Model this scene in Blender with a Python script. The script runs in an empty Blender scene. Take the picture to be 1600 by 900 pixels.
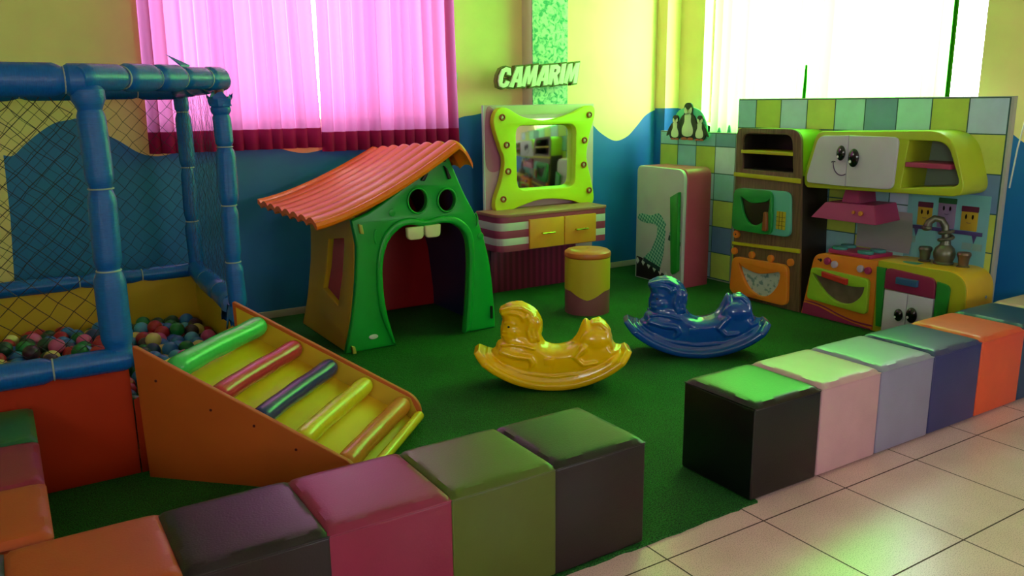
import bpy, bmesh, math, random
import numpy as np
from mathutils import Vector, Matrix
PI = math.pi
random.seed(7)
S = bpy.context.scene
C = S.collection

# ---------------------------------------------------------------- camera, world, light, exposure
def camera():
    yaw, pitch, roll = 1.00944286, 0.22401553, -0.01134813
    cy, sy, cp, sp = math.cos(yaw), math.sin(yaw), math.cos(pitch), math.sin(pitch)
    f = Vector((cy*cp, sy*cp, -sp)); r = Vector((sy, -cy, 0)); u = r.cross(f)
    c, s = math.cos(roll), math.sin(roll)
    r2 = c*r + s*u; u2 = -s*r + c*u
    m = Matrix(((r2.x, u2.x, -f.x, 0), (r2.y, u2.y, -f.y, 0), (r2.z, u2.z, -f.z, 1.4), (0, 0, 0, 1)))
    cam = bpy.data.objects.new('camera', bpy.data.cameras.new('camera'))
    cam.data.sensor_width = 36; cam.data.lens = 1284.18/1600*36
    cam.data.clip_start = .02
    cam.matrix_world = m; C.objects.link(cam); S.camera = cam
camera()
w = bpy.data.worlds.new('world'); S.world = w; w.use_nodes = True
w.node_tree.nodes['Background'].inputs[0].default_value = (.93, .97, 1.0, 1)
w.node_tree.nodes['Background'].inputs[1].default_value = 18.0
def portal(loc, rot, sx, sy):
    l = bpy.data.lights.new('daylight_portal', 'AREA'); l.shape = 'RECTANGLE'; l.size = sx; l.size_y = sy
    l.cycles.is_portal = True
    o = bpy.data.objects.new('daylight_portal', l); o.location = loc; o.rotation_euler = rot; C.objects.link(o)
portal((1.84, 5.58, 1.95), (-PI/2, 0, 0), 2.1, 1.5)          # curtained window of the back wall
portal((5.20, 3.85, 1.9), (0, PI/2, 0), 1.6, 2.4)           # curtained window of the right wall
portal((3.4, -2.72, 1.72), (PI/2, 0, 0), 1.8, .7)          # unseen window added behind the camera for neutral fill light
portal((-1.72, -1.3, 1.75), (0, -PI/2, 0), 1.0, 2.0)        # unseen window added left of the camera to brighten the kitchen fronts
S.view_settings.view_transform = 'Standard'; S.view_settings.look = 'None'
S.view_settings.exposure = 0.0; S.view_settings.gamma = 1.0; S.view_settings.use_curve_mapping = False
S.cycles.use_denoising = True
S.cycles.max_bounces = 10; S.cycles.diffuse_bounces = 6; S.cycles.transmission_bounces = 8
S.cycles.sample_clamp_indirect = 12

# ---------------------------------------------------------------- materials
def lin(h):
    if isinstance(h, str):
        h = [int(h[i:i+2], 16)/255 for i in (0, 2, 4)]
        return tuple(c/12.92 if c <= .04045 else ((c+.055)/1.055)**2.4 for c in h) + (1,)
    return tuple(h) + (1,)
MATS = {}
def mat(name, col, rough=.5, metal=0, spec=.5, vary=0, vscale=8, bump=0, bscale=200, coat=0, trans=None, stretch=None):
    if name in MATS: return MATS[name]
    m = bpy.data.materials.new(name); m.use_nodes = True; nt = m.node_tree; N = nt.nodes; b = N['Principled BSDF']
    b.inputs['Roughness'].default_value = rough; b.inputs['Metallic'].default_value = metal
    b.inputs['Specular IOR Level'].default_value = spec; b.inputs['Coat Weight'].default_value = coat
    b.inputs['Base Color'].default_value = lin(col)
    tc = N.new('ShaderNodeTexCoord'); src = tc.outputs['Object']
    if stretch:
        mp = N.new('ShaderNodeMapping'); mp.inputs['Scale'].default_value = stretch; nt.links.new(src, mp.inputs[0]); src = mp.outputs[0]
    if vary or not bump:
        no = N.new('ShaderNodeTexNoise'); no.inputs['Scale'].default_value = vscale; no.inputs['Detail'].default_value = 6
        nt.links.new(src, no.inputs['Vector'])
        mx = N.new('ShaderNodeMix'); mx.data_type = 'RGBA'
        c = lin(col); v = vary or .04
        mx.inputs[6].default_value = tuple(x*(1-v) for x in c[:3]) + (1,)
        mx.inputs[7].default_value = tuple(min(1, x*(1+v)) for x in c[:3]) + (1,)
        rp = N.new('ShaderNodeMapRange'); rp.inputs[1].default_value = .3; rp.inputs[2].default_value = .7
        nt.links.new(no.outputs['Fac'], rp.inputs[0]); nt.links.new(rp.outputs[0], mx.inputs[0])
        nt.links.new(mx.outputs[2], b.inputs['Base Color'])
    if bump:
        n2 = N.new('ShaderNodeTexNoise'); n2.inputs['Scale'].default_value = bscale; n2.inputs['Detail'].default_value = 4
        nt.links.new(src, n2.inputs['Vector'])
        bp = N.new('ShaderNodeBump'); bp.inputs['Strength'].default_value = bump; bp.inputs['Distance'].default_value = .002
        nt.links.new(n2.outputs['Fac'], bp.inputs['Height']); nt.links.new(bp.outputs[0], b.inputs['Normal'])
    MATS[name] = m
    return m
def cloth(name, col, tcol, mixf=.6, leak=0.0):
    m = bpy.data.materials.new(name); m.use_nodes = True; nt = m.node_tree; N = nt.nodes; L = nt.links
    N.remove(N['Principled BSDF']); out = N['Material Output']
    d = N.new('ShaderNodeBsdfDiffuse'); d.inputs[0].default_value = lin(col)
    t = N.new('ShaderNodeBsdfTranslucent'); t.inputs[0].default_value = lin(tcol)
    tc = N.new('ShaderNodeTexCoord'); mp = N.new('ShaderNodeMapping'); mp.inputs['Scale'].default_value = (400, 400, 400)
    no = N.new('ShaderNodeTexNoise'); no.inputs['Scale'].default_value = 1.0
    L.new(tc.outputs['Object'], mp.inputs[0]); L.new(mp.outputs[0], no.inputs['Vector'])
    bp = N.new('ShaderNodeBump'); bp.inputs['Strength'].default_value = .2; bp.inputs['Distance'].default_value = .001
    L.new(no.outputs['Fac'], bp.inputs['Height']); L.new(bp.outputs[0], d.inputs['Normal'])
    mx = N.new('ShaderNodeMixShader'); mx.inputs[0].default_value = mixf
    L.new(d.outputs[0], mx.inputs[1]); L.new(t.outputs[0], mx.inputs[2])
    res = mx
    if leak:
        tr = N.new('ShaderNodeBsdfTransparent'); tr.inputs[0].default_value = lin(tcol)
        m2 = N.new('ShaderNodeMixShader'); m2.inputs[0].default_value = leak
        L.new(mx.outputs[0], m2.inputs[1]); L.new(tr.outputs[0], m2.inputs[2]); res = m2
    L.new(res.outputs[0], out.inputs[0]); MATS[name] = m
    return m
def tile_mat():
    m = bpy.data.materials.new('floor_tile'); m.use_nodes = True; nt = m.node_tree; N = nt.nodes; L = nt.links; b = N['Principled BSDF']
    g = N.new('ShaderNodeNewGeometry'); sp = N.new('ShaderNodeSeparateXYZ'); L.new(g.outputs['Position'], sp.inputs[0])
    def M(op, a, bb=None):
        n = N.new('ShaderNodeMath'); n.operation = op
        for i, v in enumerate((a, bb)):
            if v is None: continue
            if isinstance(v, (int, float)): n.inputs[i].default_value = v
            else: L.new(v, n.inputs[i])
        return n.outputs[0]
    e = []
    for ax, off in ((0, 2.508), (1, 1.703)):
        t = M('DIVIDE', M('SUBTRACT', sp.outputs[ax], off), .4385)
        fr = M('FRACT', t); e.append(M('MINIMUM', fr, M('SUBTRACT', 1.0, fr)))
    dd = M('MINIMUM', e[0], e[1])
    gr = M('LESS_THAN', dd, .0062)
    no = N.new('ShaderNodeTexNoise'); no.inputs['Scale'].default_value = 260; no.inputs['Detail'].default_value = 3; L.new(g.outputs['Position'], no.inputs['Vector'])
    n3 = N.new('ShaderNodeTexNoise'); n3.inputs['Scale'].default_value = 3.5; n3.inputs['Detail'].default_value = 5; L.new(g.outputs['Position'], n3.inputs['Vector'])
    cr = N.new('ShaderNodeValToRGB'); cr.color_ramp.elements[0].position = .33; cr.color_ramp.elements[0].color = lin('C8A09C'); cr.color_ramp.elements[1].position = .5; cr.color_ramp.elements[1].color = lin('F0CAC6')
    L.new(no.outputs['Fac'], cr.inputs[0])
    c2 = N.new('ShaderNodeValToRGB'); c2.color_ramp.elements[0].position = .3; c2.color_ramp.elements[0].color = (.90, .87, .86, 1); c2.color_ramp.elements[1].position = .6; c2.color_ramp.elements[1].color = (1, 1, 1, 1)
    L.new(n3.outputs['Fac'], c2.inputs[0])
    ml = N.new('ShaderNodeMix'); ml.data_type = 'RGBA'; ml.blend_type = 'MULTIPLY'; ml.inputs[0].default_value = 1
    L.new(cr.outputs[0], ml.inputs[6]); L.new(c2.outputs[0], ml.inputs[7])
    mx = N.new('ShaderNodeMix'); mx.data_type = 'RGBA'; mx.inputs[7].default_value = lin('4A2E2C')
    L.new(gr, mx.inputs[0]); L.new(ml.outputs[2], mx.inputs[6]); L.new(mx.outputs[2], b.inputs['Base Color'])
    rr = M('ADD', .27, M('MULTIPLY', gr, .5)); L.new(rr, b.inputs['Roughness'])
    bp = N.new('ShaderNodeBump'); bp.inputs['Strength'].default_value = .5; bp.inputs['Distance'].default_value = .002
    L.new(M('SUBTRACT', 1.0, gr), bp.inputs['Height']); L.new(bp.outputs[0], b.inputs['Normal'])
    return m
def turf_mat():
    m = bpy.data.materials.new('turf'); m.use_nodes = True; nt = m.node_tree; N = nt.nodes; L = nt.links; b = N['Principled BSDF']
    g = N.new('ShaderNodeNewGeometry')
    def noise(sc, det):
        n = N.new('ShaderNodeTexNoise'); n.inputs['Scale'].default_value = sc; n.inputs['Detail'].default_value = det; L.new(g.outputs['Position'], n.inputs['Vector']); return n.outputs['Fac']
    a, c, d = noise(210, 3), noise(2.2, 5), noise(55, 3)
    cr = N.new('ShaderNodeValToRGB'); e = cr.color_ramp.elements
    e[0].position = .35; e[0].color = lin('062A0C'); e[1].position = .68; e[1].color = lin('2E8A30')
    L.new(a, cr.inputs[0])
    c2 = N.new('ShaderNodeValToRGB'); e = c2.color_ramp.elements
    e[0].position = .35; e[0].color = (.72, .72, .72, 1); e[1].position = .65; e[1].color = (1, 1, 1, 1); L.new(c, c2.inputs[0])
    ml = N.new('ShaderNodeMix'); ml.data_type = 'RGBA'; ml.blend_type = 'MULTIPLY'; ml.inputs[0].default_value = 1
    L.new(cr.outputs[0], ml.inputs[6]); L.new(c2.outputs[0], ml.inputs[7]); L.new(ml.outputs[2], b.inputs['Base Color'])
    b.inputs['Roughness'].default_value = .75; b.inputs['Specular IOR Level'].default_value = .25
    ad = N.new('ShaderNodeMath'); ad.operation = 'ADD'; L.new(a, ad.inputs[0]); L.new(d, ad.inputs[1])
    bp = N.new('ShaderNodeBump'); bp.inputs['Strength'].default_value = 1; bp.inputs['Distance'].default_value = .006
    L.new(ad.outputs[0], bp.inputs['Height']); L.new(bp.outputs[0], b.inputs['Normal'])
    return m
def marble_mat():
    m = bpy.data.materials.new('green_sponged_paint'); m.use_nodes = True; nt = m.node_tree; N = nt.nodes; L = nt.links; b = N['Principled BSDF']
    tc = N.new('ShaderNodeTexCoord'); no = N.new('ShaderNodeTexNoise'); no.inputs['Scale'].default_value = 22; no.inputs['Detail'].default_value = 8; no.inputs['Distortion'].default_value = 1.2
    L.new(tc.outputs['Object'], no.inputs['Vector'])
    cr = N.new('ShaderNodeValToRGB'); e = cr.color_ramp.elements; e[0].position = .38; e[0].color = lin('3FA07A'); e[1].position = .56; e[1].color = lin('CFE6C4')
    L.new(no.outputs['Fac'], cr.inputs[0]); L.new(cr.outputs[0], b.inputs['Base Color']); b.inputs['Roughness'].default_value = .6
    return m
def checker_mat(name, c1, c2, sc, rotx=0):
    m = bpy.data.materials.new(name); m.use_nodes = True; nt = m.node_tree; N = nt.nodes; L = nt.links; b = N['Principled BSDF']
    tc = N.new('ShaderNodeTexCoord'); mp = N.new('ShaderNodeMapping'); mp.inputs['Rotation'].default_value = (rotx, 0, 0); mp.inputs['Location'].default_value = (.013, .013, .013)
    ch = N.new('ShaderNodeTexChecker'); ch.inputs['Scale'].default_value = sc; ch.inputs['Color1'].default_value = lin(c1); ch.inputs['Color2'].default_value = lin(c2)
    L.new(tc.outputs['Object'], mp.inputs[0]); L.new(mp.outputs[0], ch.inputs[0]); L.new(ch.outputs[0], b.inputs['Base Color']); b.inputs['Roughness'].default_value = .5
    return m
def stripe_mat(name, c1, c2, freq):
    m = bpy.data.materials.new(name); m.use_nodes = True; nt = m.node_tree; N = nt.nodes; L = nt.links; b = N['Principled BSDF']
    tc = N.new('ShaderNodeTexCoord'); sp = N.new('ShaderNodeSeparateXYZ'); L.new(tc.outputs['Object'], sp.inputs[0])
    a = N.new('ShaderNodeMath'); a.operation = 'MULTIPLY'; a.inputs[1].default_value = freq; L.new(sp.outputs[0], a.inputs[0])
    s = N.new('ShaderNodeMath'); s.operation = 'SINE'; L.new(a.outputs[0], s.inputs[0])
    r = N.new('ShaderNodeMapRange'); r.inputs[1].default_value = -.6; r.inputs[2].default_value = .6; L.new(s.outputs[0], r.inputs[0])
    mx = N.new('ShaderNodeMix'); mx.data_type = 'RGBA'; mx.inputs[6].default_value = lin(c1); mx.inputs[7].default_value = lin(c2)
    L.new(r.outputs[0], mx.inputs[0]); L.new(mx.outputs[2], b.inputs['Base Color']); b.inputs['Roughness'].default_value = .5
    return m

# ---------------------------------------------------------------- geometry helpers
OFF = {}
def finish(name, me, m, parent=None, world=True, ang=.6, smooth=True):
    me.name = name
    if smooth:
        me.shade_smooth(); me.set_sharp_from_angle(angle=ang)
    ms = m if isinstance(m, (list, tuple)) else [m]
    me.materials.clear()
    for x in ms: me.materials.append(x)
    o = bpy.data.objects.new(name, me); C.objects.link(o)
    if parent is not None:
        o.parent = parent
        if world: me.transform(Matrix.Translation(-OFF[parent.name]))
        OFF[o.name] = OFF[parent.name].copy()
    else:
        OFF[o.name] = Vector((0, 0, 0))
    return o
def rebase(o, loc):
    "puts the origin of a one-mesh thing at its base"
    loc = Vector(loc); o.data.transform(Matrix.Translation(-loc)); o.location = loc; OFF[o.name] = loc.copy(); return o
def thing(name, label, cat, loc=(0, 0, 0), group=None):
    o = bpy.data.objects.new(name, None); C.objects.link(o); o.location = loc; o.empty_display_size = .1
    OFF[o.name] = Vector(loc); o['label'] = label; o['category'] = cat
    if group: o['group'] = group
    return o
def tag(o, label, cat, group=None, kind=None):
    o['label'] = label; o['category'] = cat
    if group: o['group'] = group
    if kind: o['kind'] = kind
    return o
def struct(o, kind='structure'):
    o['kind'] = kind; return o
def tomesh(bm, name='mesh'):
    bmesh.ops.recalc_face_normals(bm, faces=bm.faces)
    me = bpy.data.meshes.new(name); bm.to_mesh(me); bm.free(); return me
def join(meshes):
    bm = bmesh.new()
    for k in meshes: bm.from_mesh(k)
    me = bpy.data.meshes.new('j'); bm.to_mesh(me); bm.free(); return me
def box(x0, y0, z0, x1, y1, z1, bev=0, seg=2):
    bm = bmesh.new(); bmesh.ops.create_cube(bm, size=1)
    bmesh.ops.transform(bm, matrix=Matrix.Translation(((x0+x1)/2, (y0+y1)/2, (z0+z1)/2)) @ Matrix.Diagonal((abs(x1-x0), abs(y1-y0), abs(z1-z0), 1)), verts=bm.verts)
    if bev: bmesh.ops.bevel(bm, geom=bm.edges[:], offset=bev, segments=seg, profile=.5, affect='EDGES')
    return tomesh(bm)
def rpoly(pts, r, n=6):
    "polygon with rounded corners, r a number or a list"
    out = []; k = len(pts)
    for i in range(k):
        p0, p, p1 = Vector(pts[i-1]), Vector(pts[i]), Vector(pts[(i+1) % k])
        ri = r[i] if isinstance(r, (list, tuple)) else r
        a, b = (p0-p), (p1-p)
        ri = min(ri, a.length*.49, b.length*.49)
        if ri <= 1e-6: out.append(tuple(p)); continue
        s, e = p + a.normalized()*ri, p + b.normalized()*ri
        for j in range(n+1):
            t = j/n; out.append(tuple((1-t)**2*s + 2*t*(1-t)*p + t*t*e))
    return out
def smooth(pts, n=6, closed=True):
    out = []; k = len(pts); P = [Vector(p) for p in pts]
    rng = range(k) if closed else range(k-1)
    for i in rng:
        if closed: a, b, c, d = P[i-1], P[i], P[(i+1) % k], P[(i+2) % k]
        else: a, b, c, d = P[max(0, i-1)], P[i], P[i+1], P[min(k-1, i+2)]
        for j in range(n):
            t = j/n
            out.append(tuple(.5*((2*b) + (c-a)*t + (2*a-5*b+4*c-d)*t*t + (3*b-a-3*c+d)*t**3)))
    if not closed: out.append(tuple(P[-1]))
    return out
def ell(cx, cy, rx, ry, n=28, a0=0, a1=2*PI, rot=0):
    o = []
    for i in range(n):
        a = a0 + (a1-a0)*i/(n if abs(a1-a0-2*PI) < 1e-6 else n-1)
        x, y = rx*math.cos(a), ry*math.sin(a)
        o.append((cx + x*math.cos(rot) - y*math.sin(rot), cy + x*math.sin(rot) + y*math.cos(rot)))
    return o
def plate(outlines, d, bev=.003, seg=2):
    cu = bpy.data.curves.new('c', 'CURVE'); cu.dimensions = '2D'; cu.fill_mode = 'BOTH'
    bev = min(bev, d*.45); cu.extrude = d/2 - bev; cu.bevel_depth = bev; cu.bevel_resolution = seg; cu.offset = -bev
    for pts in outlines:
        sp = cu.splines.new('POLY'); sp.points.add(len(pts)-1)
        for q, p in zip(sp.points, pts): q.co = (p[0], p[1], 0, 1)
        sp.use_cyclic_u = True
    o = bpy.data.objects.new('c', cu); C.objects.link(o)
    dg = bpy.context.evaluated_depsgraph_get(); dg.update()
    me = bpy.data.meshes.new_from_object(o.evaluated_get(dg))
    bpy.data.objects.remove(o); bpy.data.curves.remove(cu)
    bm = bmesh.new(); bm.from_mesh(me); bmesh.ops.remove_doubles(bm, verts=bm.verts, dist=1e-5); bm.to_mesh(me); bm.free()
    return me
MX = Matrix(((0, 0, 1, 0), (1, 0, 0, 0), (0, 1, 0, 0), (0, 0, 0, 1)))
MY = Matrix(((1, 0, 0, 0), (0, 0, -1, 0), (0, 1, 0, 0), (0, 0, 0, 1)))
def one(o): return [o] if isinstance(o[0][0], (int, float)) else o
def PX(out, x, d, bev=.003):
    "plate in the YZ plane, from x to x+d"
    me = plate(one(out), d, bev); me.transform(Matrix.Translation((x+d/2, 0, 0)) @ MX); return me
def PY(out, y, d, bev=.003):
    "plate in the XZ plane, from y to y+d"
    me = plate(one(out), d, bev); me.transform(Matrix.Translation((0, y+d/2, 0)) @ MY); return me
def PZ(out, z, d, bev=.003):
    me = plate(one(out), d, bev); me.transform(Matrix.Translation((0, 0, z+d/2))); return me
def rect(x0, y0, x1, y1, r=0, n=6):
    p = [(x0, y0), (x1, y0), (x1, y1), (x0, y1)]
    return rpoly(p, r, n) if r else p
def tube(pts, rad, n=14, caps=True, round_ends=False):
    P = [Vector(p) for p in pts]; R = list(rad) if isinstance(rad, (list, tuple)) else [rad]*len(P)
    if round_ends:
        def cap(p, d, r):
            return [(p + d*r*math.sin(a), r*math.cos(a)) for a in (PI/8, PI/4, 3*PI/8, PI/2*.97)]
        d0 = (P[0]-P[1]).normalized(); d1 = (P[-1]-P[-2]).normalized()
        a = cap(P[0], d0, R[0])[::-1]; b = cap(P[-1], d1, R[-1])
        P = [q for q, _ in a] + P + [q for q, _ in b]; R = [q for _, q in a] + R + [q for _, q in b]
    bm = bmesh.new(); rings = []; prev = None
    for i, p in enumerate(P):
        t = ((P[min(i+1, len(P)-1)] - p).normalized() + (p - P[max(i-1, 0)]).normalized())
        if t.length < 1e-6: t = Vector((0, 0, 1))
        t.normalize()
        if prev is None:
            u = t.orthogonal().normalized() if abs(t.z) > .9 else Vector((0, 0, 1)).cross(t).normalized()
        else:
            u = (prev - t*prev.dot(t)).normalized()
        prev = u; v = t.cross(u)
        rings.append([bm.verts.new(p + (u*math.cos(2*PI*k/n) + v*math.sin(2*PI*k/n))*R[i]) for k in range(n)])
    for a, b in zip(rings, rings[1:]):
        for k in range(n): bm.faces.new((a[k], a[(k+1) % n], b[(k+1) % n], b[k]))
    if caps:
        bm.faces.new(rings[0][::-1]); bm.faces.new(rings[-1])
    return tomesh(bm)
def lathe(prof, c=(0, 0, 0), n=32, close=True):
    bm = bmesh.new(); rings = []
    for r, z in prof:
        rings.append([bm.verts.new((c[0]+r*math.cos(2*PI*k/n), c[1]+r*math.sin(2*PI*k/n), c[2]+z)) for k in range(n)])
    for a, b in zip(rings, rings[1:]):
        for k in range(n): bm.faces.new((a[k], a[(k+1) % n], b[(k+1) % n], b[k]))
    if close: bm.faces.new(rings[0][::-1]); bm.faces.new(rings[-1])
    return tomesh(bm)
def ball_mesh(c, r, n=16, m=10):
    bm = bmesh.new()
    r = (r, r, r) if isinstance(r, (int, float)) else r
    bmesh.ops.create_uvsphere(bm, u_segments=n, v_segments=m, radius=1, matrix=Matrix.Translation(c) @ Matrix.Diagonal((*r, 1)))
    return tomesh(bm)
def grid_sheet(fn, nu, nv):
    bm = bmesh.new(); g = [[bm.verts.new(fn(i/nu, j/nv)) for j in range(nv+1)] for i in range(nu+1)]
    for i in range(nu):
        for j in range(nv): bm.faces.new((g[i][j], g[i+1][j], g[i+1][j+1], g[i][j+1]))
    return tomesh(bm)

def frustum(a, b):
    bm = bmesh.new(); A = [bm.verts.new(p) for p in a]; B = [bm.verts.new(p) for p in b]
    for i in range(4): bm.faces.new((A[i], A[(i+1) % 4], B[(i+1) % 4], B[i]))
    bm.faces.new(A[::-1]); bm.faces.new(B)
    bmesh.ops.recalc_face_normals(bm, faces=bm.faces); bmesh.ops.bevel(bm, geom=bm.edges[:], offset=.003, segments=2, affect='EDGES'); return tomesh(bm)

# ================================================================ SETTING
WB, WR = 5.34, 4.95            # back wall y, right wall x
XL, YF, ZC = -1.6, -2.6, 3.0
yellow = mat('yellow_wall_paint', 'F2DA90', .55, vary=.05, vscale=3, bump=.15, bscale=90)
blue = mat('blue_wall_paint', '1870B6', .5, vary=.1, vscale=2.5, bump=.15, bscale=90)
struct(finish('floor', box(XL-.2, YF-.2, -.1, WR+.3, WB+.3, 0), tile_mat(), smooth=False))
turf = turf_mat()
cb = [(XL+.01, 1.80)] 
edge = [(x, 1.80 + random.uniform(-.004, .004)) for x in np.arange(-1.4, 2.14, .03)]
cpoly = [(XL+.01, 1.80)] + edge + [(2.15, 1.80), (2.16, 1.84), (WR-.01, 1.84), (WR-.01, WB-.01), (XL+.01, WB-.01)]
o = finish('artificial_turf_carpet', PZ(cpoly, 0, .009, .001), turf); tag(o, 'dark green artificial turf carpet covering the play corner floor', 'carpet')
# two dark seams of the turf
o = finish('ceiling', box(XL-.2, YF-.2, ZC, WR+.3, WB+.3, ZC+.1), mat('ceiling_paint', 'D8D4C8', .8), smooth=False); struct(o)

wave_b = smooth([(.075, 1.14), (.12, 1.135), (.18, 1.19), (.26, 1.255), (.34, 1.305), (.42, 1.322), (.47, 1.322), (.60, 1.235), (.67, 1.19), (.76, 1.125), (.85, 1.10), (.94, 1.11), (1.05, 1.14), (1.3, 1.2), (1.5, 1.15), (1.72, 1.085), (1.9, 1.10), (2.3, 1.2), (2.7, 1.2), (2.86, 1.255), (2.95, 1.29), (3.07, 1.305), (3.4, 1.36), (3.8, 1.34), (4.09, 1.235), (4.22, 1.14), (4.37, 1.07), (4.5, 1.10), (4.60, 1.18), (4.70, 1.27), (4.82, 1.315), (4.95, 1.325)], 6, False)
# the back wall: blue paint below the wave, yellow above, window hole under the curtain
low = [(XL, 0), (WR+.2, 0), (WR+.2, 1.33)] + wave_b[::-1] + [(.065, .8), (.04, .45), (.03, 0.05), (XL, .05)]
def slab(poly, y, d, holes=()): return PY([poly, *holes], y, d, 0.0001)
lowp = [(.03, 0), (WR+.2, 0), (WR+.2, 1.33)] + wave_b[::-1] + [(.065, .8), (.04, .45)]
upp = [(XL-.2, ZC), (WR+.2, ZC), (WR+.2, 1.33)] + wave_b[::-1] + [(.065, .8), (.04, .45), (.03, 0), (XL-.2, 0)]
a = slab(lowp, WB, .2); b = slab(upp, WB, .2, [rect(.84, 1.25, 2.83, 2.6)])
nb = len(a.polygons); me = join([a, b])
wob = finish('wall_back', me, [blue, yellow], smooth=False); struct(wob)
for i, p in enumerate(wob.data.polygons): p.material_index = 0 if i < nb else 1
# right wall
wr = smooth([(5.34, 1.325), (5.2, 1.32), (5.06, 1.265), (4.9, 1.2), (4.6, 1.1), (4.2, 1.06), (3.6, 1.1), (3.1, 1.25), (2.75, 1.29), (2.6, 1.26), (2.5, 1.185), (2.42, 1.13), (2.2, 1.0), (1.8, 1.0), (1.3, 1.2), (.8, 1.2), (.3, 1.0), (-.5, 1.1), (-1.4, 1.0), (-2.6, 1.1)], 5, False)
a = PX([[(5.54, 0), (5.54, 1.325)] + wr + [(-2.8, 1.1), (-2.8, 0)]], WR, .2, .0001)
b = PX([[(5.54, ZC), (5.54, 1.325)] + wr + [(-2.8, 1.1), (-2.8, ZC)], rect(2.72, 1.12, 4.95, 2.62)], WR, .2, .0001)
nb = len(a.polygons); wob = finish('wall_right', join([a, b]), [blue, yellow], smooth=False); struct(wob)
for i, p in enumerate(wob.data.polygons): p.material_index = 0 if i < nb else 1
cream = mat('cream_wall_paint', 'CFC0A8', .7)
struct(finish('wall_left', PX([rect(YF-.2, 0, WB, ZC), rect(-2.2, 1.3, -.4, 2.05)], XL-.2, .2, .0001), cream, smooth=False))
struct(finish('wall_front', PY([rect(XL, 0, WR, ZC), rect(2.6, 1.45, 4.2, 1.98)], YF-.2, .2, .0001), cream, smooth=False))
# window frames
wf = mat('white_window_frame', 'D8D8D4', .4)
def wframeY(name, x0, z0, x1, z1, y, mull):
    ms = [PY([rect(x0, z0, x1, z1), rect(x0+.045, z0+.045, x1-.045, z1-.045)], y, .05, .002)] + [box(m-.02, y, z0, m+.02, y+.04, z1) for m in mull]
    struct(finish(name, join(ms), wf))
wframeY('window_1', .84, 1.25, 2.83, 2.6, WB+.1, [])
ms = [PX([rect(2.72, 1.12, 4.95, 2.62), rect(2.765, 1.165, 4.905, 2.575)], WR+.1, .05, .002), box(WR+.1, 3.81, 1.16, WR+.14, 3.85, 2.62)]
struct(finish('window_2', join(ms), wf))
wframeY('added_fill_window_3',   2.6, 1.45, 4.2, 1.98, YF-.15, [3.4])  # frame of the added rear opening, placed to light the right pouf row
struct(finish('added_fill_window_4', join([PX([rect(-2.2, 1.3, -.4, 2.05), rect(-2.155, 1.345, -.445, 2.005)], XL-.15, .05, .002), box(XL-.15, -1.32, 1.3, XL-.11, -1.28, 2.05)]), wf))  # frame of the added left opening, there only to let in fill light
bb = mat('pale_baseboard', 'B9B2A2', .5)
struct(finish('baseboard_back', box(.95, WB-.012, .0, 4.9, WB, .055, .002), bb))
struct(finish('baseboard_right', box(WR-.012, -2.5, 0, WR, 5.32, .055, .002), bb))
# pillars: sponged green one behind the dressing table, slim one in the corner
o = finish('wall_pillar', box(3.47, WB-.13, 0, 3.79, WB, ZC), [cream], smooth=False); struct(o); o.name = 'trim_1'
o2 = finish('trim_2', box(3.475, WB-.137, 0, 3.79, WB-.130, ZC), marble_mat(), smooth=False); struct(o2)
a = box(4.80, WB-.12, 0, WR, WB, 1.325); b = box(4.80, WB-.12, 1.325, WR, WB, ZC); na = len(a.polygons)
o = finish('trim_3', join([a, b]), [blue, yellow], smooth=False); struct(o)
for i, p in enumerate(o.data.polygons): p.material_index = 0 if i < na else 1

# ================================================================ CURTAINS
pinkc = cloth('pink_curtain_cloth', 'B8427A', (.27, .085, .21), .62, 0.02)
hemc = cloth('maroon_hem_cloth', '9C1E4A', (.10, .006, .03), .25)
greenc = cloth('lime_sheer_cloth', '9FD050', (.17, .96, .115), .85, 0.03)
limehem = cloth('lime_edge_hem', '5FBF20', (.02, .13, .005), .9)
def curtainY(name, x0, x1, zb, zt, y, folds, cm, label, hem=None, flare=0, seed=0, group=None):
    R = random.Random(seed); ph = [R.uniform(-.9, .9) for _ in range(folds+3)]; am = [R.uniform(.6, 1.3) for _ in range(folds+3)]
    t = thing(name, label, 'curtain', ((x0+x1)/2, y, zb), group)
    def f(u, v, z0=zb, z1=zt):
        z = z0 + (z1-z0)*v; s = u*folds; k = int(min(s, folds-1e-4)); fr = s-k
        p = ph[k]*(1-fr) + ph[k+1]*fr; A = am[k]*(1-fr) + am[k+1]*fr
        wq = 2*PI*s + p; W = x1-x0
        low = 1 - (z-zb)/(zt-zb)
        x = x0 + W*u - .125*(W/folds)*A*math.sin(wq) * (.75+.5*low) + flare*low*(u-.5)
        yy = y + .034*A*math.cos(wq)*(.8+.4*low) + .006*math.sin(9*u+3*z)
        return (x, yy, z)
    hz = .125 if hem else 0
    finish('curtain_cloth', grid_sheet(lambda u, v: f(u, v, zb+hz, zt), folds*14, 14), cm, t, ang=3)
    if hem: finish('hem_band', grid_sheet(lambda u, v: f(u, v, zb, zb+hz), folds*14, 2), hem, t, ang=3)
    return t
curtainY('pink_curtain', .83, 1.835, 1.118, 2.62, WB-.075, 13, pinkc, 'bright pink curtain with maroon hem, the left one behind the ball pit', hemc, flare=.05, seed=1, group='pink window curtains')
curtainY('pink_curtain', 1.885, 2.86, 1.09, 2.62, WB-.085, 12, pinkc, 'bright pink curtain with maroon hem above the orange playhouse roof', hemc, flare=.03, seed=5, group='pink window curtains')
steel = mat('steel_rod', 'B8B8B8', .3, 1)
t = finish('curtain_rod', tube([(.7, WB-.08, 2.64), (3.0, WB-.08, 2.64)], .012), steel); tag(rebase(t, (1.85, WB-.08, 2.64)), 'metal curtain rod above the pink curtains', 'curtain rod')
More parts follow.
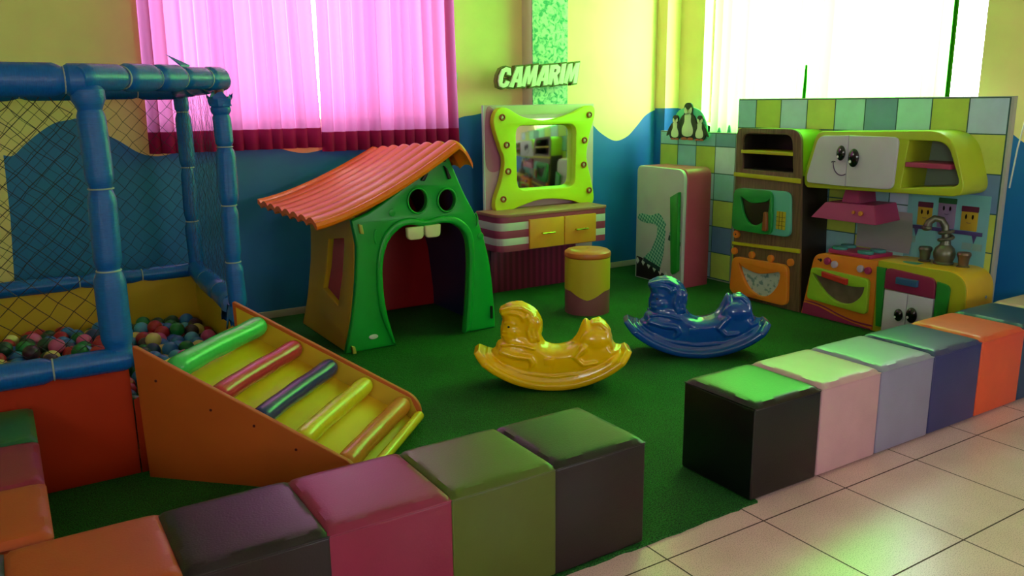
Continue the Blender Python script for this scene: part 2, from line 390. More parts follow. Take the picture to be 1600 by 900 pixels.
def curtainX(label, y0, y1, zb, folds, seed, narrow=0, x=WR-.06):
    t = thing('lime_curtain', label, 'curtain', (x, (y0+y1)/2, zb), 'lime sheer curtains'); R = random.Random(seed); ph = [R.uniform(-.8, .8) for _ in range(folds+2)]
    zt = 2.66
    def f(u, v):
        z = zb+(zt-zb)*v; s = u*folds; k = int(min(s, folds-1e-4)); fr = s-k; p = ph[k]*(1-fr)+ph[k+1]*fr; wq = 2*PI*s+p; W = y1-y0
        low = 1-v; c = (y0+y1)/2
        y = c + (W*(u-.5))*(1-narrow*low) - .1*W/folds*math.sin(wq)
        return (x + .022*math.cos(wq) + .004*math.sin(7*u+4*z), y, z)
    finish('curtain_cloth', grid_sheet(f, folds*12, 16), greenc, t, ang=3)
    finish('edge_hem', box(x-.012, y0-.010, zb, x+.012, y0+.010, zt, .004) if y0 < 3 else frustum([(x-.01, y0-.03, zb), (x+.01, y0-.03, zb), (x+.01, y0+.03, zb), (x-.01, y0+.03, zb)], [(x-.01, y0-.002, 1.62), (x+.01, y0-.002, 1.62), (x+.01, y0+.004, 1.62), (x-.01, y0+.004, 1.62)]), limehem, t)
curtainX('blown-out lime sheer curtain at the left, behind the penguin cutout', 3.90, 4.80, 1.06, 10, 3, .0)
curtainX('wide blown-out lime sheer curtain above the play kitchen backdrop', 2.87, 3.90, 1.06, 11, 4, .0)
t = finish('curtain_rod', tube([(WR-.06, 2.5, 2.68), (WR-.06, 5.1, 2.68)], .012), steel); tag(rebase(t, (WR-.06, 3.8, 2.68)), 'metal curtain rod above the lime curtains', 'curtain rod')
# small wall switch / outlet beside the pink curtain
t = thing('wall_outlet', 'small white wall outlet with a cable beside the pink curtain', 'outlet', (2.89, WB-.01, 1.57))
wpl = mat('white_plastic', 'D6D6CE', .35)
finish('plate', PY(rect(2.868, 1.545, 2.912, 1.60, .006), WB-.014, .012), wpl, t)
finish('socket_hole', PY(ell(2.89, 1.572, .008, .008), WB-.017, .004, .001), mat('dark_hole', '1A1A1A', .6), t)
finish('cable', tube([(2.873, WB-.012, 1.60), (2.872, WB-.012, 2.0), (2.868, WB-.012, 2.7)], .006), wpl, t)

# ================================================================ POUFS
def pouf_mat(n, col, rough=.33): return mat('vinyl_'+n, col, rough, vary=.06, vscale=9, bump=.25, bscale=160, spec=.5)
PW, PH = .348, .372
def pouf_body():
    bm = bmesh.new(); bmesh.ops.create_cube(bm, size=1)
    bmesh.ops.transform(bm, matrix=Matrix.Translation((0, 0, .012+(PH-.03)/2)) @ Matrix.Diagonal((PW, PW, PH-.03, 1)), verts=bm.verts)
    bmesh.ops.bevel(bm, geom=bm.edges[:], offset=.008, segments=3, profile=.5, affect='EDGES')
    return tomesh(bm)
def pouf_top():
    n = 24
    bm = bmesh.new(); h = PW/2
    def fn(u, v):
        x, y = (u-.5)*2, (v-.5)*2
        e = (1-abs(x)**14)*(1-abs(y)**14)
        return (x*h, y*h, PH-.016 + .016*e**.5 + .004*(1-x*x)*(1-y*y))
    g = [[bm.verts.new(fn(i/n, j/n)) for j in range(n+1)] for i in range(n+1)]
    for i in range(n):
        for j in range(n): bm.faces.new((g[i][j], g[i+1][j], g[i+1][j+1], g[i][j+1]))
    # skirt below the seam
    rim = [g[i][0] for i in range(n)] + [g[n][j] for j in range(n)] + [g[i][n] for i in range(n, 0, -1)] + [g[0][j] for j in range(n, 0, -1)]
    low = [bm.verts.new((v.co.x*.985, v.co.y*.985, PH-.024)) for v in rim]
    for k in range(len(rim)):
        bm.faces.new((rim[k], rim[(k+1) % len(rim)], low[(k+1) % len(rim)], low[k]))
    bm.faces.new(low[::-1])
    return tomesh(bm)
PB, PT = pouf_body(), pouf_top()
PIPE = tube([(*p, PH-.019) for p in rect(-PW/2+.001, -PW/2+.001, PW/2-.001, PW/2-.001, .008)] + [(-PW/2+.001+.008, -PW/2+.001, PH-.019)], .0028, 6)
foot_m = mat('black_rubber', '101010', .6)
def pouf(cx, cy, col, name, label, group):
    m = pouf_mat(*col)
    t = thing('pouf_stool', label, 'pouf', (cx, cy, 0), group)
    t.rotation_euler.z = random.uniform(-.008, .008)
    def add(nm, me, mm, p=t):
        me = me.copy(); o = finish(nm, me, mm, p, world=False); return o
    b = add('body', PB, m); tp = add('seat_top', PT, m); add('seam_piping', PIPE, m, tp)
    for sx in (-1, 1):
        for sy in (-1, 1):
            add('foot', lathe([(.012, 0), (.015, .003), (.015, .014)], (sx*.14, sy*.14, .0), 12), foot_m)
    return t
FY = 1.98
cols = {'black': ('black', '060607', .36), 'brown': ('dark_brown', '1A0F11', .36), 'magenta': ('magenta', '8E2248', .36), 'olive': ('olive', '52601F', .36), 'purple': ('dark_plum', '1C0F15', .36), 'orange': ('orange', 'B84C22', .4), 'teal': ('teal', '1E5A55', .36),
        'pink': ('pale_pink', 'C79AA4', .38), 'lav': ('grey_lavender', '8C88A4', .36), 'navy': ('navy', '33356A', .36), 'vor': ('vivid_orange', 'E0562E', .4), 'dblue': ('deep_blue', '23405E', .36), 'beige': ('beige', 'C7A890', .4), 'green': ('green', '0F5A34', .36), 'cherry': ('cherry', '8C1E3C', .36)}
G1, G2, G3 = 'poufs in the front row', 'poufs in the right row', 'poufs in the left column'
for cx, k, lb in ((1.449, 'brown', 'dark brown cube pouf at the right end of the front row, next to the gap'),
                  (1.109, 'olive', 'olive green vinyl cube pouf between magenta and dark brown poufs'),
                  (.765, 'magenta', 'magenta pink vinyl cube pouf in the front row below the ramp'),
                  (.424, 'purple', 'dark plum vinyl cube pouf between the orange and magenta ones in front'),
                  (.084, 'orange', 'orange vinyl cube pouf at the bottom left corner of the front row'),
                  (-.262, 'teal', 'teal vinyl pouf barely showing left of the orange front row pouf')):
    pouf(cx, FY, cols[k], k, lb, G1)
for i, (k, lb) in enumerate((('black', 'black vinyl cube pouf at the left end of the right row'),
                ('pink', 'pale pink vinyl cube pouf second in the right row beside the black one'),
                ('lav', 'grey lavender vinyl cube pouf between pale pink and navy poufs'),
                ('navy', 'navy blue vinyl cube pouf between lavender and bright orange poufs'),
                ('vor', 'bright orange vinyl cube pouf at the right edge below the toy sink'),
                ('dblue', 'deep blue vinyl pouf behind the bright orange one at the right edge'),
                ('beige', 'beige vinyl pouf at the far right end by the right wall'))):
    pouf(2.118+.176+i*.357, FY, cols[k], k, lb, G2)
for cy, k, lb in ((2.352, 'orange', 'orange vinyl pouf in the left column just behind the front row'),
                  (2.70, 'cherry', 'cherry magenta vinyl pouf in the left column between orange and green'),
                  (3.05, 'green', 'dark green vinyl pouf against the red ball pit panel')):
    pouf(-.155, cy, cols[k], k, lb, G3)

# ================================================================ BALL PIT
pad = mat('blue_padding', '0A62B4', .27, vary=.15, vscale=30, bump=.6, bscale=60, stretch=(1, 1, 9))
padh = mat('blue_padding_rail', '0A62B4', .27, vary=.15, vscale=30, bump=.6, bscale=60, stretch=(9, 2, 1))
tie_m = mat('pale_cord', '9FB0A8', .6)
redp = mat('red_orange_board', 'B02E08', .65, spec=.2, vary=.05, vscale=4)
yelb = mat('yellow_board', 'C9A41E', .45, vary=.05, vscale=4)
netm = mat('black_net_cord', '141416', .7)
pit = thing('ball_pit', 'blue padded ball pit with netting, yellow inside and red panels outside', 'ball pit', (.2, 4.1, 0))
def padded(name, a, b, r, ties, mm, axis_off=0):
    a, b = Vector(a), Vector(b); L = (b-a).length; d = (b-a)/L; n = 60; pts = []; rad = []
    R = random.Random(int(L*1000+r*9999+a.x*77)); ts = [0]+ties+[1]
    amp = [R.uniform(.88, 1.05) for _ in ts]
    for i in range(n+1):
        t = i/n; k = max(j for j in range(len(ts)-1) if t >= ts[j]-1e-9); f = (t-ts[k])/(ts[k+1]-ts[k])
        rad.append(r*amp[k]*(.74 + .26*min(1, math.sin(PI*min(max(f, 0), 1))*2.6)))
        pts.append(a+d*(L*t) + Vector((.004*math.sin(7*t+amp[0]*9), .004*math.cos(6*t), 0)))
    o = finish(name, tube(pts, rad, 18), mm, pit)
    for t in ties:
        c = a+d*(L*t); u = d.orthogonal().normalized(); v = d.cross(u); rr = r*.77
        ring = [c + (u*math.cos(q)+v*math.sin(q))*rr + Vector((.004*math.sin(7*t+amp[0]*9), .004*math.cos(6*t), 0)) for q in np.linspace(0, 2*PI, 21)]
        finish('cord_tie', tube(ring, .0032, 6), tie_m, o)
    return o
pf, pr, pb = (.325, 3.285), (.905, 3.86), (.94, 4.90)
padded('padded_post', (*pf, .44), (*pf, 1.47), .054, [.07, .36, .65, .93], pad)
padded('padded_post', (*pr, .46), (*pr, 1.40), .043, [.24, .52, .80, .96], pad)
padded('padded_post', (*pb, .45), (*pb, 1.46), .043, [.3, .6, .9], pad)
padded('padded_rail', (-.6, 3.285, 1.487), (.33, 3.285, 1.487), .058, [.14, .36, .66, .92], padh)
padded('padded_rail', (.29, 3.25, 1.495), (.925, 3.885, 1.51), .052, [.27, .48, .66, .86], padh)
padded('padded_rail', (-.6, 4.9, 1.475), (.95, 4.9, 1.475), .05, [.2, .5, .7, .85], padh)
padded('padded_rail', (.93, 4.9, 1.475), (.93, 3.86, 1.50), .045, [.4, .7], padh)
padded('padded_rail', (-.6, 3.285, .475), (.37, 3.265, .475), .05, [.18, .46, .72], padh)
padded('padded_rail', (-.6, 4.9, .475), (.95, 4.9, .475), .042, [.3, .6, .8], padh)
padded('padded_rail', (.935, 4.92, .475), (.915, 4.02, .455), .057, [.35, .7], padh)
# pipe core showing at the right post, torn cover pieces
finish('steel_pipe', tube([(*pr, 1.38), (*pr, 1.52)], .02), mat('dark_red_pipe', '5A0F2A', .4), pit)
def spike(p, d, l, w):
    p = Vector(p); d = Vector(d).normalized(); s = Vector((.7, .7, 0)); bm = bmesh.new()
    vs = [bm.verts.new(p - s*w), bm.verts.new(p + s*w), bm.verts.new(p + d*l), bm.verts.new(p - s*w*.6 + Vector((0, 0, -.012))), bm.verts.new(p + s*w*.8 + Vector((0, 0, -.012)))]
    for f in ((0, 1, 2), (3, 4, 2), (0, 2, 3), (1, 2, 4), (0, 1, 4, 3)): bm.faces.new([vs[i] for i in f])
    return tomesh(bm)
finish('torn_cover', spike((.74, 3.70, 1.56), (-.7, -.5, .32), .11, .035), padh, pit, smooth=False)
def torn(c, r, l, d):
    c = Vector(c); d = Vector(d).normalized(); u = d.orthogonal().normalized(); v = d.cross(u); bm = bmesh.new(); R = random.Random(3); ri = []
    for j in range(5):
        ri.append([bm.verts.new(c + d*(l*j/4*(1+.35*R.uniform(-1, 1)*(j == 4))) + (u*math.cos(k*2*PI/16)+v*math.sin(k*2*PI/16))*r*(1+.1*math.sin(k*2.1+j)+.05*j)) for k in range(16)])
    for a_, b_ in zip(ri, ri[1:]):
        for k in range(16): bm.faces.new((a_[k], a_[(k+1) % 16], b_[(k+1) % 16], b_[k]))
    me = tomesh(bm); return me
finish('torn_cover', torn((.913, 4.04, .45), .046, .10, (-.1, -1, -.5)), padh, pit)
finish('torn_cover', torn((.905, 3.86, .475), .042, .085, (-.1, -.12, -1)), pad, pit)
finish('torn_cover', torn((.905, 3.86, 1.39), .045, .05, (0, 0, 1)), pad, pit)
# boards
finish('front_panel', box(-.62, 3.268, .01, .348, 3.288, .445, .002), redp, pit)
finish('front_panel_lining', box(-.62, 3.289, .05, .348, 3.297, .445), yelb, pit)
finish('back_panel', box(-.62, 4.90, .01, .95, 4.92, .45, .002), redp, pit)
finish('back_panel_lining', box(-.62, 4.885, .05, .93, 4.899, .45), yelb, pit)
finish('side_panel', box(.935, 3.80, .01, .955, 4.92, .45, .002), redp, pit)
finish('side_panel_lining', box(.920, 3.80, .05, .934, 4.885, .45), yelb, pit)
finish('side_panel', box(-.62, 3.288, .01, -.60, 4.90, .45, .002), redp, pit)
finish('corner_panel', PZ([(.352, 3.268), (.375, 3.268), (.955, 3.78), (.955, 3.81), (.93, 3.81)], .01, .30, .001), redp, pit)
finish('pit_floor', PZ([(-.6, 3.3), (.34, 3.3), (.92, 3.82), (.92, 4.88), (-.6, 4.88)], .05, .04), yelb, pit)
# nets
def net(p0, du, dv, lu, lv, cell, r, seed, rip=None, jit=.012):
    R = random.Random(seed); p0 = Vector(p0); du = Vector(du); dv = Vector(dv); nv = du.cross(dv).normalized()
    nu, nvv = max(1, round(lu/cell)), max(1, round(lv/cell)); cu, cv = lu/nu, lv/nvv; P = {}
    def pt(i, j):   # half-cell grid
        k = (i, j)
        if k not in P:
            e = 0 if i in (0, 2*nu) or j in (0, 2*nvv) else 1
            P[k] = p0 + du*(i*cu/2 + e*R.uniform(-jit, jit)) + dv*(j*cv/2 + e*(R.uniform(-jit, jit) - .008)) + nv*(e*R.uniform(-.006, .006))
        return P[k]
    bm = bmesh.new()
    def seg(a, b):
        d = (b-a).normalized(); u = d.orthogonal().normalized(); v = d.cross(u); q = []
        for c in (a, b): q.append([bm.verts.new(c + (u*math.cos(k*2*PI/3)+v*math.sin(k*2*PI/3))*r) for k in range(3)])
        for k in range(3): bm.faces.new((q[0][k], q[0][(k+1) % 3], q[1][(k+1) % 3], q[1][k]))
    for i in range(2*nu):
        for j in range(2*nvv):
            if rip and rip(i/(2*nu), j/(2*nvv)): continue
            if (i+j) % 2 == 0: seg(pt(i, j), pt(i+1, j+1))
            else: seg(pt(i+1, j), pt(i, j+1))
    return tomesh(bm)
finish('front_net', net((-.6, 3.30, .52), (1, 0, 0), (0, 0, 1), .87, .93, .078, .0015, 1, None, .005), netm, pit, smooth=False)
finish('back_net', net((-.6, 4.87, .51), (1, 0, 0), (0, 0, 1), 1.5, .93, .075, .0013, 2, None, .006), netm, pit, smooth=False)
finish('side_net', net((.925, 4.86, .51), (0, -1, 0), (0, 0, 1), .95, .93, .05, .0008, 3, None, .006), mat('blue_net_cord', '1C3450', .7), pit, smooth=False)
# balls: settled with a small relaxation
BR = .0375
def settle():
    R = np.random.RandomState(11); pts = []
    for z in (.13, .20, .27, .33):
        for x in np.arange(-.56, .89, .0765):
            for y in np.arange(3.34, 4.85, .0765):
                if z == .33 and R.rand() > .42: continue
                pts.append((x+R.uniform(-.012, .012), y+R.uniform(-.012, .012), z))
    P = np.array(pts)
    nrm = np.array([.6747, -.7381])     # outward normal of the cut corner, through (.352,3.30)-(.92,3.82)
    P = P[((P[:, :2]-np.array([.352, 3.30]))@nrm) < -BR]
    for it in range(70):
        P[:, 2] -= .0035
        for _ in range(2):
            D = P[:, None, :]-P[None, :, :]; d = np.sqrt((D**2).sum(-1))+1e-9; np.fill_diagonal(d, 9)
            ov = np.clip(2*BR-d, 0, None)
            P += ((D/d[..., None])*(ov*.42)[..., None]).sum(1)
            P[:, 0] = np.clip(P[:, 0], -.6+BR, .92-BR); P[:, 1] = np.clip(P[:, 1], 3.30+BR, 4.885-BR); P[:, 2] = np.maximum(P[:, 2], .09+BR)
            s = ((P[:, :2]-np.array([.352, 3.30]))@nrm)+BR; k = s > 0; P[k, :2] -= s[k, None]*nrm
    return P
BP = settle()
top = []
for i, p in enumerate(BP):
    dz = BP[:, 2]-p[2]; dh = np.hypot(BP[:, 0]-p[0], BP[:, 1]-p[1])
    cover = ((dz > .02) & (dh < .05)).sum()
    top.append((cover, -p[2], i))
vis = [i for c, z, i in top if c <= 2 and BP[i][0] > -.16]
vis = sorted(vis, key=lambda i: (sum((BP[:, 2]-BP[i][2] > .02) & (np.hypot(BP[:, 0]-BP[i][0], BP[:, 1]-BP[i][1]) < .05)), -BP[i][2]))[:290]
vs = set(vis)
bcol = [('red', 'A81E2C'), ('blue', '2A6FB5'), ('green', '12763A'), ('cream', 'D6C27A'), ('pink', 'C8508A'), ('light_blue', '4A9CC0'), ('dark_plum', '3A2438'), ('dark_green', '1C4A30'), ('navy', '1E3C66')]
wts = [5, 5, 5, 3.5, 1.3, 2, 2, 3, 2]
bmats = {n: mat('ball_'+n, c, .35, vary=.04) for n, c in bcol}
bmesh0 = {}
for n, c in bcol:
    me = ball_mesh((0, 0, 0), BR, 20, 12); me.shade_smooth(); me.materials.append(bmats[n]); me.name = 'ball_'+n; bmesh0[n] = me
RB = random.Random(4)
for i in vis:
    n = RB.choices([x[0] for x in bcol], wts)[0]; p = BP[i]
    o = bpy.data.objects.new('plastic_ball', bmesh0[n]); C.objects.link(o); o.location = p; o.rotation_euler = (RB.random()*6, RB.random()*6, 0)
    left = p[0] < .30+(p[1]-3.3)*.30
    side_ = 'left of the near blue post' if left else 'right of the near blue post'
    dep = 'toward the back board' if p[1] > 4.4 else ('in the middle' if p[1] > 3.85 else 'near the front rail')
    tag(o, '%s pit ball %s, %s' % (n.replace('_', ' '), side_, dep), 'ball', '%s pit balls %s, %s' % (n.replace('_', ' '), 'on the left' if left else 'on the right', dep))
rest = join([ball_mesh(tuple(BP[i]), BR, 10, 7) for i in range(len(BP)) if i not in vs])
o = finish('plastic_balls', rest, bmats['dark_green']); tag(rebase(o, (.2, 4.1, .09)), 'mass of plastic balls buried under the top balls of the pit', 'balls', kind='stuff')

# ================================================================ RAMP
ors = mat('orange_board', 'C05A1A', .55, vary=.06, vscale=5)
A0 = Vector((.361, 3.222, 0)); DD = Vector((.7185, -.6956, 0)); CC = Vector((.6956, .7185, 0))
ramp = thing('roller_ramp', 'orange ramp with coloured rollers leading into the ball pit', 'ramp', tuple(A0+DD*.4+CC*.35))
def rt(me):   # local: x along DD, y along CC, z up
    me.transform(Matrix(((DD.x, CC.x, 0, A0.x), (DD.y, CC.y, 0, A0.y), (0, 0, 1, 0), (0, 0, 0, 1)))); return me
prof = rpoly([(.012, 0), (.80, 0), (.875, .035), (.872, .09), (.84, .135), (.0, .532)], [.01, .02, .02, .03, .04, .012])
finish('side_board', rt(PY(prof, .0, .02, .003)), ors, ramp)
finish('side_board', rt(PY(prof, .70, .02, .003)), ors, ramp)
finish('end_stop', rt(PY(ell(.035, .515, .006, .006), .70, .001, .0002)), ors, ramp) if 0 else None
prof2 = [(.02, .02), (.79, .02), (.862, .05), (.83, .125), (.02, .505)]
finish('side_lining', rt(PY(prof2, .021, .004, .001)), yelb, ramp)
finish('side_lining', rt(PY(prof2, .695, .004, .001)), yelb, ramp)
zt = lambda s: .532-.470*s
bed = [(.0, zt(0)-.115), (.80, zt(.80)-.105), (.845, .02), (.825, .02), (.79, zt(.8)-.125), (.0, zt(0)-.135)]
finish('bed_board', rt(PY(bed, .026, .668, .001)), mat('bright_yellow_board', 'E8BC20', .4, vary=.04), ramp)
rc = [('green', '3FBF5A', .045, .135), ('red', 'C2303C', .041, .30), ('navy', '24306A', .040, .465), ('yellow', 'D8C020', .040, .625), ('orange', 'D27A28', .041, .795)]
for n, c, r, s in rc:
    m = mat('roller_'+n, c, .24, vary=.05, vscale=20, bump=.35, bscale=50, stretch=(4, 4, 1))
    z = zt(s)-.055 if n != 'green' else zt(s)-.035
    rr = [r*(1+.03*math.sin(3*q)) for q in np.linspace(0, 5, 16)]
    o = finish('roller', rt(tube([(s+.004*math.sin(q), .03+r*.9+(.665-r*1.8)*q, z+.003*math.sin(5*q)) for q in np.linspace(0, 1, 16)], rr, 20, round_ends=True)), m, ramp)
    o['label'] = n+' vinyl covered foam roller'
o = finish('roller', rt(tube([(.875, .05+.62*q, .055) for q in np.linspace(0, 1, 8)], .022, 16, round_ends=True)), mat('roller_yellow2', 'D8C020', .24, vary=.05), ramp)
o['label'] = 'thin yellow foam roller at the foot of the ramp'
for s, z in ((.085, .40), (.30, .30), (.47, .25), (.63, .17)):
    finish('screw', rt(PY(ell(s, z, .0055, .0055, 12), -.002, .003, .0008)), mat('dark_red_screw', '5A1410', .5), ramp)
finish('screw', rt(PY(ell(.865, .065, .007, .007, 12), .719, .004, .001)), steel, ramp)

# ================================================================ PLAYHOUSE
gp = mat('green_plastic', '0C9E30', .33, vary=.03, spec=.5, bump=.08, bscale=300)
op = mat('orange_plastic', 'FF7A0C', .3, vary=.03, bump=.08, bscale=300)
rp_ = mat('red_plastic', 'A3121E', .4)
mp_ = mat('mustard_plastic', 'C89C20', .4, bump=.08, bscale=300)
navyp = mat('navy_plastic', '16224A', .4)
house = thing('playhouse', 'green plastic playhouse with a face, buck teeth and orange corrugated roof', 'playhouse', (2.07, 4.7, 0))
fr_out = smooth([(1.575, .01), (1.625, .2), (1.66, .43), (1.675, .62)], 5, False) + [(1.652, .765)] + smooth([(1.75, .80), (1.86, .86), (1.98, .935), (2.1, 1.02), (2.2, 1.095)], 4, False) + smooth([(2.262, 1.10), (2.357, .885), (2.462, .681), (2.533, .423), (2.563, .12), (2.565, .01)], 6, False)
arch = smooth([(1.883, .01), (1.836, .2), (1.818, .346), (1.822, .504), (1.857, .62), (1.925, .69), (2.0, .712), (2.10, .692), (2.206, .705), (2.30, .682), (2.367, .605), (2.382, .46), (2.365, .206), (2.342, .01)], 5, False)
front = fr_out + arch[::-1]
eyeL, eyeR = ell(2.058, .845, .061, .070), ell(2.247, .835, .059, .066)
def leaned(me, top): return me
finish('front_wall', PY([front, eyeL, eyeR], 4.28, .045, .012), gp, house)
# moulded rim round the door and the eyes
rim = smooth([(1.86, .03), (1.80, .2), (1.782, .346), (1.786, .51), (1.825, .65), (1.905, .73), (2.0, .752), (2.10, .730), (2.206, .745), (2.32, .722), (2.405, .63), (2.42, .46), (2.405, .206), (2.385, .03)], 5, False)
finish('door_moulding', PY(rim + arch[::-1], 4.262, .03, .013), gp, house)
for e, (cx, cz, rx, rz) in ((eyeL, (2.058, .845, .061, .070)), (eyeR, (2.247, .835, .059, .066))):
    finish('eye_rim', PY([ell(cx, cz, rx+.008, rz+.008), ell(cx, cz, rx-.004, rz-.004)], 4.272, .02, .006), gp, house)
for x0, x1, z0 in ((1.975, 2.075, .625), (2.088, 2.185, .628)):
    finish('tooth', PY(rpoly([(x0, z0), (x1, z0), (x1+.004, z0+.075), (x0-.002, z0+.072)], [.03, .03, .006, .006]), 4.250, .035, .008), mat('ivory_plastic', 'D8D0A0', .35), house)
blk = mat('black_plastic', '14180E', .4)
finish('eyebrow', PY(rpoly([(2.075, .96), (2.10, .955), (2.125, 1.0), (2.12, 1.02)], .008), 4.262, .02, .005), blk, house)
finish('eyebrow', PY(rpoly([(2.255, .955), (2.275, .965), (2.25, 1.02), (2.225, 1.04)], .008), 4.262, .02, .005), blk, house)
for x, z in ((1.895, .79), (2.47, .60)):
    finish('cheek_dimple', PY(ell(x, z, .02, .022), 4.276, .008, .003), gp, house)
for x in (1.80, 2.43):
    finish('cheek_crease', tube([(x + (.02 if x > 2 else -.02)*math.sin(q), 4.279, (.66 if x < 2 else .70)+.045*math.cos(q)) for q in np.linspace(.3, 2.6, 10)], .006), gp, house)
clipm = mat('yellow_clip', 'B8B040', .4)
for x, z in ((1.685, .745), (1.605, .055)):
    finish('wall_clip', PY(rpoly([(x, z), (x+.022, z-.008), (x+.03, z-.06), (x+.008, z-.055)], .005), 4.262, .02, .004), clipm, house)
for x, z in ((2.535, .12),):
    finish('wall_clip', PY(rect(x-.006, z-.045, x+.008, z+.035, .005), 4.268, .02, .003), blk, house)
finish('maker_badge', PY(ell(1.745, .085, .028, .014), 4.275, .006, .001), wpl, house)
# back wall of the house, red, seen through the door
dx, dz = .01, 0
finish('back_wall', PY([(x+.02, z) for x, z in [(p[0], min(p[1], 1.0)) for p in fr_out]], 5.06, .04, .01), rp_, house)
# curved side wall (left) with a kite-shaped window, and the right one
def side(x_of, mm, win, name, th=.035):
    zs = [.01, .1, .2, .3, .4, .5, .6, .7, .76]
    if win:
        poly = plate([[(4.325, .01), (5.06, .01), (5.06, .72), (4.325, .78)] , [(4.525, .235), (4.79, .29), (4.73, .60), (4.475, .64)]], th, .008)
    else:
        poly = plate([[(4.325, .01), (5.06, .01), (5.06, .9), (4.325, .95)]], th, .008)
    poly.transform(MX)
    bm = bmesh.new(); bm.from_mesh(poly)
    for z in np.arange(.06, .95, .06):
        bmesh.ops.bisect_plane(bm, geom=bm.verts[:]+bm.edges[:]+bm.faces[:], plane_co=(0, 0, z), plane_no=(0, 0, 1))
    for v in bm.verts: v.co.x += x_of(v.co.z)
    me = bpy.data.meshes.new('s'); bm.to_mesh(me); bm.free(); return finish(name, me, mm, house, ang=.5)
side(lambda z: float(np.interp(z, [0, .2, .43, .62, .78], [1.60, 1.645, 1.68, 1.693, 1.675])), mp_, True, 'side_wall')
side(lambda z: float(np.interp(z, [0, .12, .423, .681, .885, 1.1], [2.545, 2.543, 2.512, 2.44, 2.335, 2.24])), navyp, False, 'side_wall')
# roof: corrugated sheet, corrugation running from ridge to eave
def roof(u, v, off=0):    # u 0 front .. 1 back, v 0 eave .. 1 ridge
    y = 4.165 + .965*u
    xe, ze, xr, zr = 1.405-.03*u, .802+.018*u, 2.262-.11*u, 1.185-.075*u
    x = xe + (xr-xe)*v
    z = ze + (zr-ze)*(v**1.45*.88 + .12*v)
    z += .024*abs(math.sin(PI*u*7.5))**.8 - .018
    return (x, y, z)
def shell(fn, nu, nv, th):
    bm = bmesh.new(); T = [[bm.verts.new(fn(i/nu, j/nv)) for j in range(nv+1)] for i in range(nu+1)]
    B = [[bm.verts.new(Vector(fn(i/nu, j/nv)) - Vector((0, 0, th))) for j in range(nv+1)] for i in range(nu+1)]
    for i in range(nu):
        for j in range(nv):
            bm.faces.new((T[i][j], T[i+1][j], T[i+1][j+1], T[i][j+1])); bm.faces.new((B[i][j], B[i][j+1], B[i+1][j+1], B[i+1][j]))
    for i in range(nu):
        bm.faces.new((T[i][0], B[i][0], B[i+1][0], T[i+1][0])); bm.faces.new((T[i][nv], T[i+1][nv], B[i+1][nv], B[i][nv]))
    for j in range(nv):
        bm.faces.new((T[0][j], T[0][j+1], B[0][j+1], B[0][j])); bm.faces.new((T[nu][j], B[nu][j], B[nu][j+1], T[nu][j+1]))
    return tomesh(bm)
rf = finish('roof', shell(lambda u, v: roof(u, v), 96, 26, .03), op, house, ang=1.2)
def ridge(u, v):
    x0, y0, z0 = roof(u, 1); a = v
    return (x0 + .10*a, y0, z0 - .10*a*a*1.1 - .006*a)
finish('roof_ridge_lip', shell(ridge, 96, 10, .03), op, house, ang=1.2)
finish('roof_front_lip', tube([tuple(Vector(roof(0, v)) + Vector((0, -.004, -.014))) for v in np.linspace(0, 1, 20)], .022, 10), op, house)
finish('roof_latch', box(2.19, 4.24, 1.06, 2.23, 4.27, 1.10, .006), blk, house)

# ================================================================ ROCKING TOYS
def remesh(meshes, vox=.0065, sm=5):
    me = join(meshes); o = bpy.data.objects.new('r', me); C.objects.link(o)
    m = o.modifiers.new('r', 'REMESH'); m.mode = 'VOXEL'; m.voxel_size = vox
    s = o.modifiers.new('s', 'SMOOTH'); s.iterations = sm; s.factor = .5
    dg = bpy.context.evaluated_depsgraph_get(); r = bpy.data.meshes.new_from_object(o.evaluated_get(dg))
    bpy.data.objects.remove(o); return r
def rocker_arc(R, zc, a0, a1, w, h, n=40, taper=True):
    "curved slab: section w wide (y), h high, swept on an arc of radius R"
    bm = bmesh.new(); rings = []
    for i in range(n+1):
        a = a0+(a1-a0)*i/n; e = 1
        if taper:
            q = min(i, n-i)/n; e = min(1, (q/.10+.25)**.5) if q < .08 else 1
        sec = rect(-w/2*e, -h/2*(.7+.3*e), w/2*e, h/2*(.7+.3*e), h*.42, 4)
        rings.append([bm.verts.new(((R-p[1])*math.sin(a), p[0], zc-(R-p[1])*math.cos(a))) for p in sec])
    k = len(rings[0])
    for A, B in zip(rings, rings[1:]):
        for j in range(k): bm.faces.new((A[j], A[(j+1) % k], B[(j+1) % k], B[j]))
    bm.faces.new(rings[0][::-1]); bm.faces.new(rings[-1]); return tomesh(bm)
SIL = [(178,212),(190,240),(197,262),(190,290),(186,315),(186,345),(192,364),(200,372),(180,378),(165,395),(158,420),(140,440),(180,500),(300,560),(450,585),(600,560),(720,500),(790,430),(800,414),(775,410),(760,398),(752,370),(742,320),(716,286),(682,268),(650,274),(637,292),(628,270),(613,262),(600,288),(578,345),(548,388),(510,406),(460,410),(420,397),(400,378),(391,345),(398,302),(390,258),(366,215),(325,182),(280,166),(230,172),(195,194)]
SIL = smooth([((x-448)/1040, (607-y)/1040/.95+.0) for x, y in SIL], 4)
